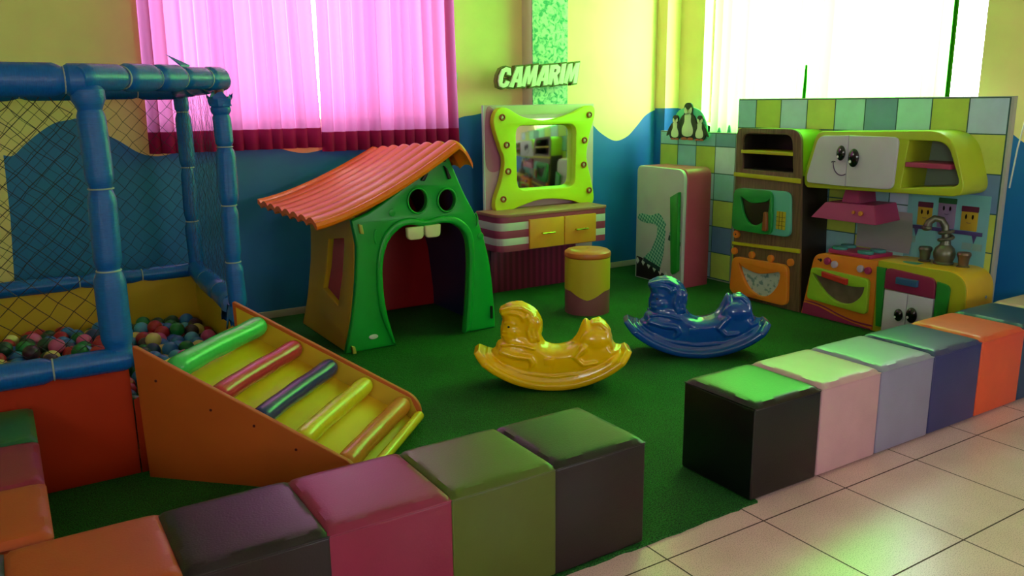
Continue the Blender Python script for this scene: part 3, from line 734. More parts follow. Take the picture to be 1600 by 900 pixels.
def inflate(poly, wfun, cap, step=.006):
    P = np.array(poly); A, B = P, np.roll(P, -1, 0)
    us = np.arange(P[:, 0].min()-.02, P[:, 0].max()+.02, step); vs_ = np.arange(P[:, 1].min()-.02, P[:, 1].max()+.02, step)
    U, V = np.meshgrid(us, vs_, indexing='ij'); Q = np.stack([U, V], -1)[..., None, :]
    AB = B-A; t = np.clip(((Q-A)*AB).sum(-1)/(AB**2).sum(-1), 0, 1); d = np.sqrt((((A+AB*t[..., None])-Q)**2).sum(-1)).min(-1)
    c = ((A[:, 1] > V[..., None]) != (B[:, 1] > V[..., None])); xi = A[:, 0]+(V[..., None]-A[:, 1])*AB[:, 0]/(AB[:, 1]+1e-12)
    ins = ((c & (U[..., None] < xi)).sum(-1) % 2) == 1
    q = np.clip(d/cap, 0, 1); T = np.where(ins, np.sqrt(1-(1-q)**2), 0)*np.vectorize(wfun)(U, V)
    bm = bmesh.new(); top_, bot = {}, {}
    nu, nv = T.shape
    keep = np.zeros((nu-1, nv-1), bool)
    keep = (T[:-1, :-1] > 0) | (T[1:, :-1] > 0) | (T[:-1, 1:] > 0) | (T[1:, 1:] > 0)
    def g(D, i, j, s):
        k = (i, j)
        if T[i, j] <= 0:
            if k not in top_: top_[k] = bm.verts.new((us[i], 0, vs_[j]))
            return top_[k]
        if k not in D: D[k] = bm.verts.new((us[i], s*T[i, j], vs_[j]))
        return D[k]
    for i in range(nu-1):
        for j in range(nv-1):
            if keep[i, j]:
                bm.faces.new([g(top_, *q, 1) for q in ((i, j), (i, j+1), (i+1, j+1), (i+1, j))])
                f = [g(bot, *q, -1) for q in ((i, j), (i+1, j), (i+1, j+1), (i, j+1))]
                try: bm.faces.new(f)
                except ValueError: pass
    return tomesh(bm)
def pxz(x, y): return ((x-448)/1040, (607-y)/1040/.95)
def rel(pts, y, r, s):
    out = []
    for p in pts:
        a_ = pxz(*p[:2]); out.append((a_[0], s*(p[2] if len(p) > 2 else y), a_[1]))
    return tube(out, r, 8, round_ends=True)
def horse_mesh():
    M = []; Rr = .475
    M.append(rocker_arc(Rr, Rr, -.91, .91, .26, .042))
    M.append(rocker_arc(Rr-.026, Rr, -.82, .82, .22, .035))
    M.append(rocker_arc(Rr-.055, Rr, -.68, .68, .19, .05))
    def wf_(u, v):
        if u < -.02: return float(np.interp(v, [.1, .2, .26, .36, .44], [.100, .092, .068, .062, .055]))
        if u < .10: return .098
        return float(np.interp(v, [.1, .2, .26, .34], [.10, .095, .08, .062]))
    M.append(inflate(SIL, wf_, .045))
    for s in (-1, 1):
        # forelock and mane locks
        M.append(rel([(190, 205, .03), (235, 190, .048), (290, 188, .055), (330, 210, .058), (345, 240, .06)], 0, [.010, .013, .014, .013, .010], s))
        M.append(rel([(195, 222, .04), (235, 212, .056), (275, 218, .062), (300, 240, .064)], 0, [.008, .011, .012, .008], s))
        for k_ in range(3):
            M.append(rel([(318+k_*24, 215+k_*12, .058), (335+k_*22, 262, .064), (322+k_*22, 312, .066), (338+k_*20, 362, .075)], 0, [.009, .012, .012, .008], s))
        M.append(rel([(300, 250, .062), (318, 232, .064), (322, 214, .06)], 0, [.012, .013, .006], s))           # ear
        M.append(ball_mesh((*[pxz(258, 322)[0]], s*.055, pxz(258, 322)[1]), (.034, .018, .034)))           # cheek
        M.append(rel([(205, 272, .045), (235, 268, .058), (255, 276, .06)], 0, .007, s))               # brow
        M.append(rel([(192, 338, .045), (225, 342, .064), (262, 352, .066), (300, 368, .074)], 0, .006, s))   # mouth strap
        M.append(rel([(196, 318, .045), (222, 318, .060)], 0, .007, s))
        M.append(rel([(185, 385, .075), (240, 378, .085), (300, 385, .092), (350, 400, .096)], 0, .007, s))   # breast collar
        M.append(rel([(190, 420, .085), (260, 440, .098), (330, 450, .102), (345, 480, .102), (330, 505, .10)], 0, [.018, .016, .013, .013, .01], s))
        M.append(ball_mesh((pxz(660, 370)[0], s*.066, pxz(660, 370)[1]), (.075, .036, .065)))                  # haunch
        M.append(rel([(600, 400, .09), (560, 450, .101), (600, 490, .102), (660, 480, .10)], 0, [.022, .016, .012, .01], s))
        M.append(rel([(655, 285, .035), (690, 280, .052), (718, 305, .06), (725, 350, .07), (745, 400, .075)], 0, [.012, .014, .015, .013, .01], s))
        M.append(rel([(220, 500, .095), (300, 535, .098), (450, 555, .10), (600, 538, .098), (700, 495, .095)], 0, .008, s))
    return remesh(M, .0055, 4)
HM = horse_mesh()
def horse(loc, rz, sc, m, label, eye, zoff=0, tilt=0):
    t = thing('rocking_horse', label, 'rocking horse', loc, 'rocking horses on the turf')
    t.rotation_euler = (0, tilt, rz); t.scale = (sc, sc, sc*.90)
    finish('rocker_body', HM.copy(), m, t, world=False, ang=2)
    for s in (-1, 1):
        finish('eye', ball_mesh((-.213, s*.0595, .322), (.0075, .005, .0065), 12, 8), eye, t, world=False)
        finish('flank_panel', box(-.045, s*.100-.005, .118, .005, s*.100+.005, .158, .002), m, t, world=False)
yp = mat('yellow_plastic', 'FFC400', .22, vary=.03, coat=.3)
bpz = mat('blue_plastic', '0C4AA0', .18, vary=.03, coat=.4)
beye = mat('eye_black', '0A0A12', .3)
horse((2.262, 3.225, .029), -.57, 1.01, yp, 'yellow plastic rocking horse facing left, nearer the front poufs', beye)
horse((3.225, 3.205, .029), -.66, 1.035, bpz, 'glossy blue plastic rocking horse facing left, near the toy oven', mat('eye_dark_blue', '06183C', .3))

# ================================================================ DRESSING TABLE
dress = thing('dressing_table', 'toy dressing table with lime bulb mirror frame and striped pink drawer unit', 'dressing table', (3.5, 5.1, 0))
pinkl = mat('pale_pink_board', 'C9A0B0', .55, vary=.05); pinkd = mat('rose_board', 'B46A8E', .55)
creamb = mat('cream_board', 'C8BCA0', .55)
finish('backing_board', PY(rect(3.03, .02, 4.015, 1.37), 5.17, .022, .001), pinkl, dress)
finish('board_edge', box(3.024, 5.168, .02, 3.032, 5.192, 1.37), mat('white_edge', 'C8D0D8', .5), dress)
finish('printed_pink_patch', PY(smooth([(3.04, .95), (3.05, 1.33), (3.12, 1.33), (3.2, 1.2), (3.22, 1.0), (3.14, .9)], 5), 5.168, .002, .0004), pinkd, dress)
finish('printed_cream_patch', PY([(3.1, 1.365), (4.01, 1.365), (4.01, 1.25), (3.8, 1.3), (3.3, 1.3)], 5.1678, .002, .0004), creamb, dress)
lime = mat('lime_board', 'CCD81C', .45, vary=.03); limes = mat('lime_edge', 'A89A3A', .5)
fo = smooth([(3.10, 1.335), (3.07, 1.24), (3.12, 1.08), (3.155, .98), (3.13, .84), (3.075, .70), (3.08, .62), (3.15, .595), (3.28, .635), (3.5, .675), (3.75, .648), (3.88, .60), (3.95, .605), (3.975, .66), (3.945, .80), (3.90, .97), (3.925, 1.13), (3.97, 1.27), (3.965, 1.345), (3.90, 1.355), (3.75, 1.30), (3.53, 1.255), (3.32, 1.285), (3.18, 1.35)], 5)
fi = rpoly([(3.265, .755), (3.79, .75), (3.80, 1.225), (3.255, 1.225)], .07)
finish('mirror_frame', PY([fo, fi], 5.10, .055, .006), lime, dress)
finish('mirror', PY(rect(3.2, .7, 3.85, 1.27), 5.150, .008, .001), mat('mirror_glass', 'F0F8F0', .06, 1), dress)
for x, z in ((3.14, 1.285), (3.175, 1.09), (3.185, .90), (3.14, .70), (3.92, 1.29), (3.875, 1.10), (3.87, .915), (3.925, .715)):
    o = finish('bulb_socket', PY([ell(x, z, .024, .024), ell(x, z, .013, .013)], 5.088, .014, .004), mat('copper_socket', 'A04A2A', .35, .3), dress)
    finish('bulb', ball_mesh((x, 5.098, z), (.012, .008, .012), 12, 8), mat('bulb_glass', 'D8C8A0', .2), o)
# drawer unit: striped body with rounded ends
wine = mat('wine_board', 'A03A5E', .5, vary=.04); whb = mat('white_board', 'D0CCC8', .5)
def body_out(g=0): return rpoly([(2.955, 5.165), (2.955, 4.865-g), (3.915, 4.865-g), (3.915, 5.165)], [.0, .09, .03, 0], 8)
zs = [(.355, .40, wine), (.40, .45, whb), (.45, .505, wine), (.505, .56, whb), (.56, .60, wine)]
parts = [PZ(body_out(), a_, b_-a_, .0002) for a_, b_, _ in zs]; cnt = [len(p.polygons) for p in parts]
o = finish('drawer_unit', join(parts), [wine, whb], dress)
k = 0
for c_, (_, _, m_) in zip(cnt, zs):
    for i in range(k, k+c_): o.data.polygons[i].material_index = 0 if m_ is wine else 1
    k += c_
finish('unit_top', PZ(rpoly([(2.95, 5.17), (2.95, 4.86), (3.92, 4.86), (3.92, 5.17)], [0, .09, .03, 0], 8), .60, .022, .004), mat('rose_brown_top', 'B0705E', .45), dress)
ob = mat('orange_door', 'F0982C', .45, vary=.05); brass = mat('brass', 'C8A850', .25, 1)
for x0, x1 in ((3.205, 3.505), (3.512, 3.80)):
    d = finish('drawer', box(x0, 4.845, .362, x1, 4.866, .572, .003), ob, dress)
    cx = (x0+x1)/2
    finish('handle', join([tube([(cx-.055, 4.825, .468), (cx+.055, 4.825, .468)], .0065, 8)] + [tube([(cx+s*.045, 4.845, .468), (cx+s*.045, 4.823, .468)], .007, 8) for s in (-1, 1)]), brass, d)
finish('skirt_panel', box(3.03, 5.10, .01, 3.80, 5.118, .355, .001), stripe_mat('wine_stripes', '8A1E48', '6A1438', 120), dress)
# sign
sign = thing('letter_sign', 'raised slanted letter sign reading CAMARIM above the mirror', 'sign', (3.48, 5.15, 1.57))
sg_f = mat('sign_cream_face', 'FAFAE0', .5); sg_b = mat('sign_olive_edge', '5E5E14', .5)
def gl(pts): return pts
LET = {
 'C': [[(.95, .62), (.62, .66), (.6, .80), (.42, .78), (.34, .5), (.36, .22), (.52, .2), (.62, .36), (.92, .3), (.8, .06), (.5, -.02), (.16, .06), (.02, .34), (.02, .62), (.16, .92), (.48, 1.04), (.82, .98)]],
 'A': [[(0, 0), (.36, 1.02), (.86, 1.06), (.98, 0), (.64, -.02), (.62, .22), (.42, .22), (.36, -.04)], [(.48, .40), (.62, .40), (.61, .76)]],
 'M': [[(0, 0), (.18, 1.0), (.50, 1.05), (.60, .56), (.78, 1.06), (1.12, 1.1), (1.16, 0), (.84, -.04), (.84, .52), (.68, .08), (.50, .08), (.40, .52), (.34, -.04)]],
 'R': [[(0, 0), (.06, 1.02), (.6, 1.06), (.88, .92), (.9, .66), (.72, .5), (.98, .0), (.62, -.04), (.42, .34), (.38, -.02)], [(.40, .64), (.56, .66), (.58, .80), (.42, .82)]],
 'I': [[(.02, 0), (.06, 1.04), (.42, 1.08), (.42, -.02)]],
}
adv = {'C': .92, 'A': .96, 'M': 1.16, 'R': .93, 'I': .44}
word = 'CAMARIM'; tot = sum(adv[c] for c in word); W_ = .70; x = 3.12; k = W_/tot
def grow(poly, g):
    c = plate([poly], .002, .0); return c
for i, ch in enumerate(word):
    h = .135
    def T(p, i=i, x=x): return (x + p[0]*k + .028*(p[1]-.5), 1.492+.006*i*.9 + p[1]*h)
    outs = [[T(p) for p in q] for q in LET[ch]]
    o = finish('letter', PY(outs, 5.105, .02, .0008), sg_f, sign)
    cu = [outs[0]]
    # larger backing of the same outline
    bme = plate([outs[0]], .04, .0002)
    cu2 = bpy.data.curves.new('c', 'CURVE'); cu2.dimensions = '2D'; cu2.fill_mode = 'BOTH'; cu2.extrude = .02; cu2.offset = .010
    sp = cu2.splines.new('POLY'); sp.points.add(len(outs[0])-1)
    area = sum(a_[0]*b_[1]-b_[0]*a_[1] for a_, b_ in zip(outs[0], outs[0][1:]+outs[0][:1]))
    seq = outs[0] if area > 0 else outs[0][::-1]
    cu2.offset = .0105
    for q, p in zip(sp.points, seq): q.co = (p[0], p[1], 0, 1)
    sp.use_cyclic_u = True
    oo = bpy.data.objects.new('c', cu2); C.objects.link(oo); dg = bpy.context.evaluated_depsgraph_get(); dg.update()
    me = bpy.data.meshes.new_from_object(oo.evaluated_get(dg)); bpy.data.objects.remove(oo)
    me.transform(Matrix.Translation((0, 5.105+.012+.02+.0015*(i % 2), 0)) @ MY)
    finish('letter_backing', me, sg_b, o, smooth=False)
    x += adv[ch]*k
finish('mounting_bracket', box(3.2, 5.158, 1.54, 3.75, 5.20, 1.56), sg_b, sign)

# stool in front of the dressing table
st = thing('round_stool', 'round mustard stool with orange seat in front of the dressing table', 'stool', (3.295, 4.29, 0))
n = 48; bm = bmesh.new()
def zcut(a): 
    q = abs(((a-(-2.22)+PI) % (2*PI))-PI)      # the V dips toward the camera
    return max(.17-.001, .115 + .052*min(1, q/.75)) if 0 else .115+.055*min(1, (q/.8)**1.3)
fab = mat('mustard_fabric', 'C8AA20', .6, bump=.3, bscale=300); fab2 = mat('rose_fabric', '8A4A52', .6, bump=.3, bscale=300)
def cyl_wall(r, z0f, z1f):
    bm = bmesh.new(); a_ = [2*PI*i/n for i in range(n)]
    lo = [bm.verts.new((3.295+r*math.cos(t), 4.29+r*math.sin(t), z0f(t))) for t in a_]; hi = [bm.verts.new((3.295+r*math.cos(t), 4.29+r*math.sin(t), z1f(t))) for t in a_]
    for i in range(n): bm.faces.new((lo[i], lo[(i+1) % n], hi[(i+1) % n], hi[i]))
    bm.faces.new(lo[::-1]); bm.faces.new(hi); return tomesh(bm)
finish('lower_cover', cyl_wall(.150, lambda t: .01, lambda t: .20), fab2, st)
finish('upper_cover', cyl_wall(.1515, zcut, lambda t: .385), fab, st)
finish('seat_cushion', lathe([(.146, .385), (.154, .392), (.156, .405), (.152, .42), (.135, .432), (.09, .438), (.03, .44)], (3.295, 4.29, 0), 40), mat('orange_seat_vinyl', 'C8662A', .35), st)
finish('button', ball_mesh((3.295, 4.29, .439), (.012, .012, .005), 12, 8), mat('orange_seat_vinyl', 'C8662A'), st)

# ================================================================ PLAY KITCHEN
grout = mat('grout_teal', '2E5E5C', .6)
PAL = {'T': '94C6D2', 'L': 'BCCC54', 'B': 'B8CEEC', 'M': 'ACE0D8', 'D': '74A0B8', 'G': 'CCDCEA', 'Y': 'CCD664', 'S': '6C8ABC'}
pm = {k_: mat('printed_tile_'+k_, v_, .5, vary=.06, vscale=12) for k_, v_ in PAL.items()}; pk = list(PAL)
def tiles(parent, y_hi, cols, rows, z_top, ts, pat, x, first_w=None, top_h=None):
    "printed tile squares on one sheet, y decreasing to the right, rows downward"
    bm = bmesh.new(); idx = []
    g = .007; z1 = z_top
    for r in range(rows):
        hgt = top_h if (r == 0 and top_h) else ts; z0 = max(z1-hgt, .02); y1 = y_hi
        for c in range(cols):
            wd = first_w if (c == 0 and first_w) else ts; y0 = y1-wd
            vs_ = [bm.verts.new((x, y, z)) for y, z in ((y1-g/2, z0+g/2), (y0+g/2, z0+g/2), (y0+g/2, z1-g/2), (y1-g/2, z1-g/2))]
            bm.faces.new(vs_); idx.append(pk.index(pat[r % len(pat)][c % len(pat[0])])); y1 = y0
        z1 = z0
        if z1 <= .021: break
    me = bpy.data.meshes.new('t'); bm.to_mesh(me); bm.free()
    o = finish('printed_tiles', me, [pm[q] for q in pk], parent, smooth=False)
    for p, q in zip(o.data.polygons, idx): p.material_index = q
    return o
bd = thing('tiled_backdrop', 'tall tile-print backdrop board behind the toy stove and sink', 'backdrop', (4.72, 3.36, 0))
edgew = mat('pale_board_edge', 'A8A8A0', .5)
finish('board', box(4.70, 2.385, .01, 4.735, 4.325, 1.395, .001), edgew, bd)
finish('grout_sheet', box(4.698, 2.40, .02, 4.700, 4.32, 1.39), grout, bd)
tiles(bd, 4.32, 9, 7, 1.388, .219, ['TLBYMDMLB', 'LTBLTBLDY', 'BLTDLTBMS', 'TBLTLTBTL', 'TLBGTLMDY', 'LBTLBTLBT', 'BTLBTLBTB'], 4.6965, first_w=.165, top_h=.198)
bl = thing('tiled_backdrop', 'low tile-print backdrop board behind the toy fridge', 'backdrop', (4.72, 4.81, 0))
finish('board', box(4.70, 4.33, .01, 4.735, 5.15, 1.148, .001), edgew, bl)
finish('grout_sheet', box(4.698, 4.335, .02, 4.700, 5.145, 1.143), grout, bl)
tiles(bl, 5.145, 4, 6, 1.143, .2035, ['TMTDT', 'LTLGY', 'TLBTL', 'BTBYB', 'LBTSY', 'TLBYT'], 4.6965, top_h=.10)
# --- fridge
fg = thing('toy_refrigerator', 'toy refrigerator with white door, green handle and rose sides', 'refrigerator', (4.43, 4.67, 0))
rose = mat('rose_side', 'B4485E', .4, vary=.04)
finish('body', PX(rpoly([(4.415, .01), (4.945, .01), (4.945, .90), (4.415, .90)], [.0, 0, .05, .07], 8), 4.305, .245, .01), rose, fg)
dr = finish('door', PX(rpoly([(4.42, .012), (4.94, .012), (4.94, .90), (4.42, .895)], [0, 0, .05, .08], 8), 4.275, .032, .006), mat('white_door', 'C2C0C0', .4, vary=.03), fg)
hd = finish('handle', PX(rpoly([(4.437, .735), (4.525, .69), (4.495, .125), (4.475, .11), (4.425, .145)], [.004]*5), 4.235, .03, .005), mat('green_handle', '1E8A2A', .4), dr)
finish('handle_post', join([box(4.262, 4.45, .2, 4.278, 4.475, .23), box(4.262, 4.45, .6, 4.278, 4.475, .63)]), mat('green_handle', '1E8A2A'), dr)
chk = checker_mat('teal_gingham', '2E8A78', '9ACAB4', 55, .3); tdk = mat('dark_teal', '1E3E3C', .5)
finish('printed_towel', PX(smooth([(4.92, .50), (4.88, .53), (4.77, .525), (4.68, .55), (4.62, .50), (4.60, .46), (4.68, .43), (4.72, .46), (4.83, .46), (4.90, .475)], 4), 4.2735, .0018, .0004), chk, dr)
finish('printed_towel', PX([(4.685, .46), (4.625, .50), (4.60, .42), (4.615, .25), (4.645, .135), (4.84, .185), (4.76, .25), (4.70, .36)], 4.2728, .0018, .0004), chk, dr)
finish('printed_towel', PX(rpoly([(4.46, .55), (4.53, .50), (4.56, .40), (4.49, .385), (4.435, .42)], .01), 4.2735, .0018, .0004), chk, dr)
finish('printed_towel_end', PX([(4.84, .185), (4.645, .135), (4.65, .10), (4.845, .155)], 4.272, .0018, .0004), tdk, dr)
finish('printed_towel_end', PX([(4.56, .40), (4.435, .36), (4.435, .33), (4.57, .36)], 4.272, .0018, .0004), tdk, dr)
finish('printed_band', PX([(4.925, .02), (4.925, .18)] + smooth([(4.92, .185), (4.85, .175), (4.75, .135), (4.62, .095), (4.5, .065), (4.435, .06)], 4, False) + [(4.435, .02)], 4.2735, .0018, .0004), mat('black_brown_print', '1A0E10', .5), dr)
dm = [PX([(y-.02, z), (y, z+.027), (y+.02, z), (y, z-.027)], 4.2722, .0018, .0003) for y, z in zip(np.linspace(4.91, 4.45, 8), (.15, .145, .13, .115, .10, .085, .07, .055))]
finish('printed_diamonds', join(dm), mat('white_print', 'D0D4D0', .5), dr)
# --- tall cabinet with microwave and oven
tc_ = thing('toy_oven_cabinet', 'tall dark wood toy cabinet with microwave, shelf niche and orange oven', 'cabinet', (4.56, 3.76, 0))
wood = mat('dark_wood_laminate', '684E34', .5, vary=.35, vscale=6, stretch=(14, 14, 1.2)); woodd = mat('black_brown_side', '20180F', .5, vary=.1)
limec = mat('lime_lacquer', '8FA81E', .4, vary=.04); strip = mat('yellow_strip', 'B8AE18', .45)
tw = lambda z: (4.06-.012+.028*z/1.2*0, 0)
tout = rpoly([(3.455, .01), (4.045, .01), (4.075, 1.20), (3.53, 1.20)], [0, 0, .06, .09], 8)
niche = rpoly([(3.575, .92), (4.005, .92), (4.02, 1.165), (3.60, 1.165)], [.005, .005, .06, .06], 6)
finish('front_panel', PX([tout, niche], 4.42, .02, .002), wood, tc_)
finish('carcass', PX(rpoly([(3.46, .01), (4.04, .01), (4.06, .90), (3.51, .90)], 0), 4.44, .25, .001), woodd, tc_)
hood = [(3.512, .905), (4.062, .905), (4.07, 1.195), (3.535, 1.195)]
finish('top_box', PX([rpoly(hood, [0, 0, .06, .09], 8), rpoly([(3.565, .915), (4.015, .915), (4.03, 1.17), (3.59, 1.17)], [.005, .005, .06, .06], 6)], 4.44, .24, .001), limec, tc_)
finish('niche_back', PX(rect(3.55, .91, 4.04, 1.18), 4.67, .012, .001), woodd, tc_)
finish('niche_lining', PX([rpoly([(3.567, .917), (4.013, .917), (4.028, 1.168), (3.592, 1.168)], [.005, .005, .06, .06], 6), rpoly([(3.575, .925), (4.005, .925), (4.02, 1.16), (3.60, 1.16)], [.005, .005, .06, .06], 6)], 4.435, .23, .001), woodd, tc_)
finish('shelf', box(4.412, 3.585, 1.030, 4.66, 4.02, 1.052, .002), strip, tc_)
finish('trim_strip', PX([(3.505, .858), (4.07, .868), (4.07, .895), (3.507, .888)], 4.405, .016, .002), strip, tc_)
finish('trim_strip', PX([(3.475, .405), (4.055, .384), (4.056, .405), (3.476, .432)], 4.405, .016, .002), strip, tc_)
mw = finish('microwave_panel', PX(rpoly([(3.548, .50), (4.035, .495), (4.03, .79), (3.57, .80)], .055, 8), 4.398, .022, .004), mat('aqua_board', '5FB09A', .45), tc_)
mwd = finish('microwave_door', PX([rpoly([(3.685, .50), (4.04, .50), (4.03, .79), (3.70, .795)], .055, 8), smooth([(3.965, .735), (3.87, .70), (3.745, .72), (3.715, .735), (3.73, .62), (3.80, .56), (3.87, .555), (3.93, .61), (3.955, .68)], 4)], 4.372, .026, .004), mat('green_door', '1E8A3A', .4), mw)
finish('door_window', PX(rect(3.70, .54, 3.98, .75), 4.392, .004, .001), mat('dark_brown_window', '241A0C', .4), mwd)
finish('door_handle', PX(rpoly([(3.705, .525), (3.745, .525), (3.74, .655), (3.715, .655)], .015), 4.345, .027, .006), mat('rust_handle', '8A4A22', .45), mwd)
kp = finish('keypad', PX(rect(3.592, .545, 3.665, .665, .004), 4.392, .006, .001), mat('keypad_yellow', 'B8A81E', .5), mw)
finish('keypad_lines', join([box(4.3905, 3.592, z, 4.392, 3.665, z+.003) for z in (.57, .598, .626)] + [box(4.3905, y, .545, 4.392, y+.003, .665) for y in (3.615, 3.639)]), mat('olive_line', '5A5A10', .6), kp)
orb = mat('orange_lacquer', 'DC7A1E', .42, vary=.04)
def knobX(y, z, r, m_, parent, x=4.42, d=.022, name='knob'): return finish(name, PX(ell(y, z, r, r*1.05), x-d, d, .004), m_, parent)
knobX(4.018, .462, .026, orb, tc_); o = knobX(4.018, .462, .006, mat('dark_hole', '1A1A1A'), tc_, 4.399, .003, 'knob_hole')
for y, z in ((4.03, .34), (3.87, .335), (3.705, .335), (3.54, .335)): knobX(y, z, .024, orb, tc_)
mouth = smooth([(3.79+(y-3.79)*1.17, .165+(z-.16)*1.18) for y, z in ((3.94, .245), (3.905, .225), (3.80, .205), (3.70, .222), (3.635, .235), (3.645, .16), (3.70, .095), (3.77, .075), (3.85, .10), (3.91, .17))], 5)
ov = finish('oven_door', PX([rpoly([(3.535, .035), (4.045, .04), (4.03, .305), (3.55, .315)], .055, 8), mouth], 4.388, .032, .004), orb, tc_)
def speck():
    m = bpy.data.materials.new('printed_food_scene'); m.use_nodes = True; nt = m.node_tree; N = nt.nodes; b_ = N['Principled BSDF']; tcx = N.new('ShaderNodeTexCoord')
    v = N.new('ShaderNodeTexNoise'); v.inputs['Scale'].default_value = 26; v.inputs['Detail'].default_value = 2; nt.links.new(tcx.outputs['Object'], v.inputs['Vector'])
    cr = N.new('ShaderNodeValToRGB'); e = cr.color_ramp.elements; e[0].position = .36; e[0].color = lin('6E8888'); e[1].position = .46; e[1].color = lin('B8BEB8')
    nt.links.new(v.outputs['Fac'], cr.inputs[0]); nt.links.new(cr.outputs[0], b_.inputs['Base Color']); b_.inputs['Roughness'].default_value = .4; return m
finish('oven_window', PX(rect(3.575, .05, 3.995, .28), 4.412, .006, .001), speck(), ov)
# --- stove
sv = thing('toy_stove', 'orange toy stove with lime smiling oven door and pink cooktop', 'stove', (4.56, 3.16, 0))
sout = rpoly([(2.918, .01), (3.44, .01), (3.365, .425), (2.918, .44)], [0, 0, .06, 0], 8)
finish('body', PX(sout, 4.42, .275, .004), orb, sv)
pk_ = mat('magenta_lacquer', 'A8285E', .42)
finish('cooktop', PZ(rpoly([(4.45, 3.29), (4.44, 2.985), (4.66, 2.975), (4.66, 3.33)], .01), .437, .022, .003), pk_, sv)
bt = mat('teal_burner', '3E9088', .42)
for x_, y_ in ((4.50, 3.24), (4.60, 3.25), (4.49, 3.05), (4.60, 3.04)):
    finish('burner', PZ(ell(x_, y_, .04, .05), .458, .018, .004), bt, sv)
od = finish('oven_door', PX([rpoly([(2.948, .105), (3.385, .125), (3.365, .335), (2.952, .325)], [.03]*4, 6), smooth([(3.345, .295), (3.30, .288), (3.1, .262), (3.0, .268), (2.975, .27), (2.99, .215), (3.04, .165), (3.10, .145), (3.17, .15), (3.25, .19), (3.31, .25)], 4)], 4.392, .030, .004), mat('lime_lacquer2', '8FB428', .42), sv)
wm = finish('oven_window', PX(rect(2.96, .13, 3.36, .31), 4.413, .006, .001), mat('brown_oven_interior', '6A5648', .3, vary=.4, vscale=9), od)
finish('door_handle', PX(rpoly([(3.085, .268), (3.265, .29), (3.268, .325), (3.085, .305)], .004), 4.368, .026, .004), mat('red_handle', 'B82820', .4), od)
for y, z, m_, r in ((3.258, .388, pk_, .022), (3.205, .375, mat('lilac_knob', 'B8A8C0', .4), .021), (3.02, .378, mat('lilac_knob', 'B8A8C0'), .021), (2.968, .375, pk_, .021)): knobX(y, z, r, m_, sv)
knobX(3.315, .385, .010, mat('dark_hole', '1A1A1A'), sv, 4.42, .004, 'peg_hole'); knobX(3.332, .387, .005, mat('dark_hole', '1A1A1A'), sv, 4.42, .004, 'peg_hole')
finish('painted_wave', PX([(3.43, .025)] + [(3.425, .085)] + smooth([(3.40, .088), (3.30, .080), (3.18, .05), (3.05, .03), (2.925, .02)], 4, False) + [(2.925, .012), (3.43, .012)], 4.418, .003, .0005), mat('wine_print', '8A1E4A', .45), sv)
finish('painted_wave', PX(smooth([(3.425, .098), (3.36, .105), (3.26, .092), (3.14, .062), (3.03, .045), (2.925, .043), (2.925, .034), (3.03, .035), (3.14, .052), (3.26, .082), (3.36, .095)], 4), 4.418, .003, .0005), mat('wine_print', '8A1E4A'), sv)
# --- sink unit
sk = thing('toy_sink_cabinet', 'yellow toy sink cabinet with white doors, eyes and pink drawer', 'sink cabinet', (4.56, 2.65, 0))
yl = mat('yellow_lacquer', 'E0B41E', .38, vary=.04); yl2 = mat('yellow_green_lacquer', 'A8A81C', .42)
finish('body', PX(rpoly([(2.37, .01), (2.912, .01), (2.912, .445), (2.37, .455)], [0, 0, 0, .13], 12), 4.43, .265, .004), yl, sk)
finish('face_frame', PX(rpoly([(2.375, .01), (2.912, .01), (2.912, .443), (2.375, .45)], [0, 0, 0, .125], 12), 4.42, .012, .002), yl2, sk)
gs = mat('green_lacquer', '1E7E26', .42)
finish('side_strip', PX([(2.852, .05), (2.885, .05), (2.91, .41), (2.85, .41)], 4.402, .018, .003), gs, sk)
finish('side_strip', PX(rpoly([(2.47, .05), (2.535, .05), (2.532, .385), (2.455, .375)], [0, 0, 0, .05]), 4.402, .018, .003), gs, sk)
dw = finish('drawer', PX(rpoly([(2.537, .285), (2.848, .29), (2.846, .415), (2.542, .40)], [0, 0, .03, .04]), 4.40, .02, .003), mat('wine_drawer', '8A1E4A', .42), sk)
finish('handle', PX(rect(2.635, .335, 2.765, .375, .004), 4.375, .025, .004), mat('blue_handle', '2E5A80', .45), dw)
wd_ = mat('white_cab_door', 'C6C0D0', .45)
ey = mat('glossy_black_knob', '08080A', .15, coat=.5); whd = mat('eye_glint', 'E8E8E8', .4)
for y0, y1, ey_y, ez, r in ((2.70, 2.845, 2.738, .15, .030), (2.542, 2.696, 2.658, .165, .037)):
    d = finish('door', PX(rect(y0, .02, y1, .283), 4.403, .017, .002), wd_, sk)
    e = finish('eye_knob', ball_mesh((4.395, ey_y, ez), (.018, r*.9, r*1.25), 20, 12), ey, d)
    finish('eye_glint', ball_mesh((4.378, ey_y+r*.35, ez-.012), (.004, r*.2, r*.22), 10, 6), whd, e)
finish('basin', PZ(ell(4.50, 2.72, .035, .085), .443, .006, .002), mat('aqua_basin', '3E9A80', .4), sk)
finish('side_screw', ball_mesh((4.62, 2.368, .3), (.01, .004, .01), 10, 6), steel, sk)
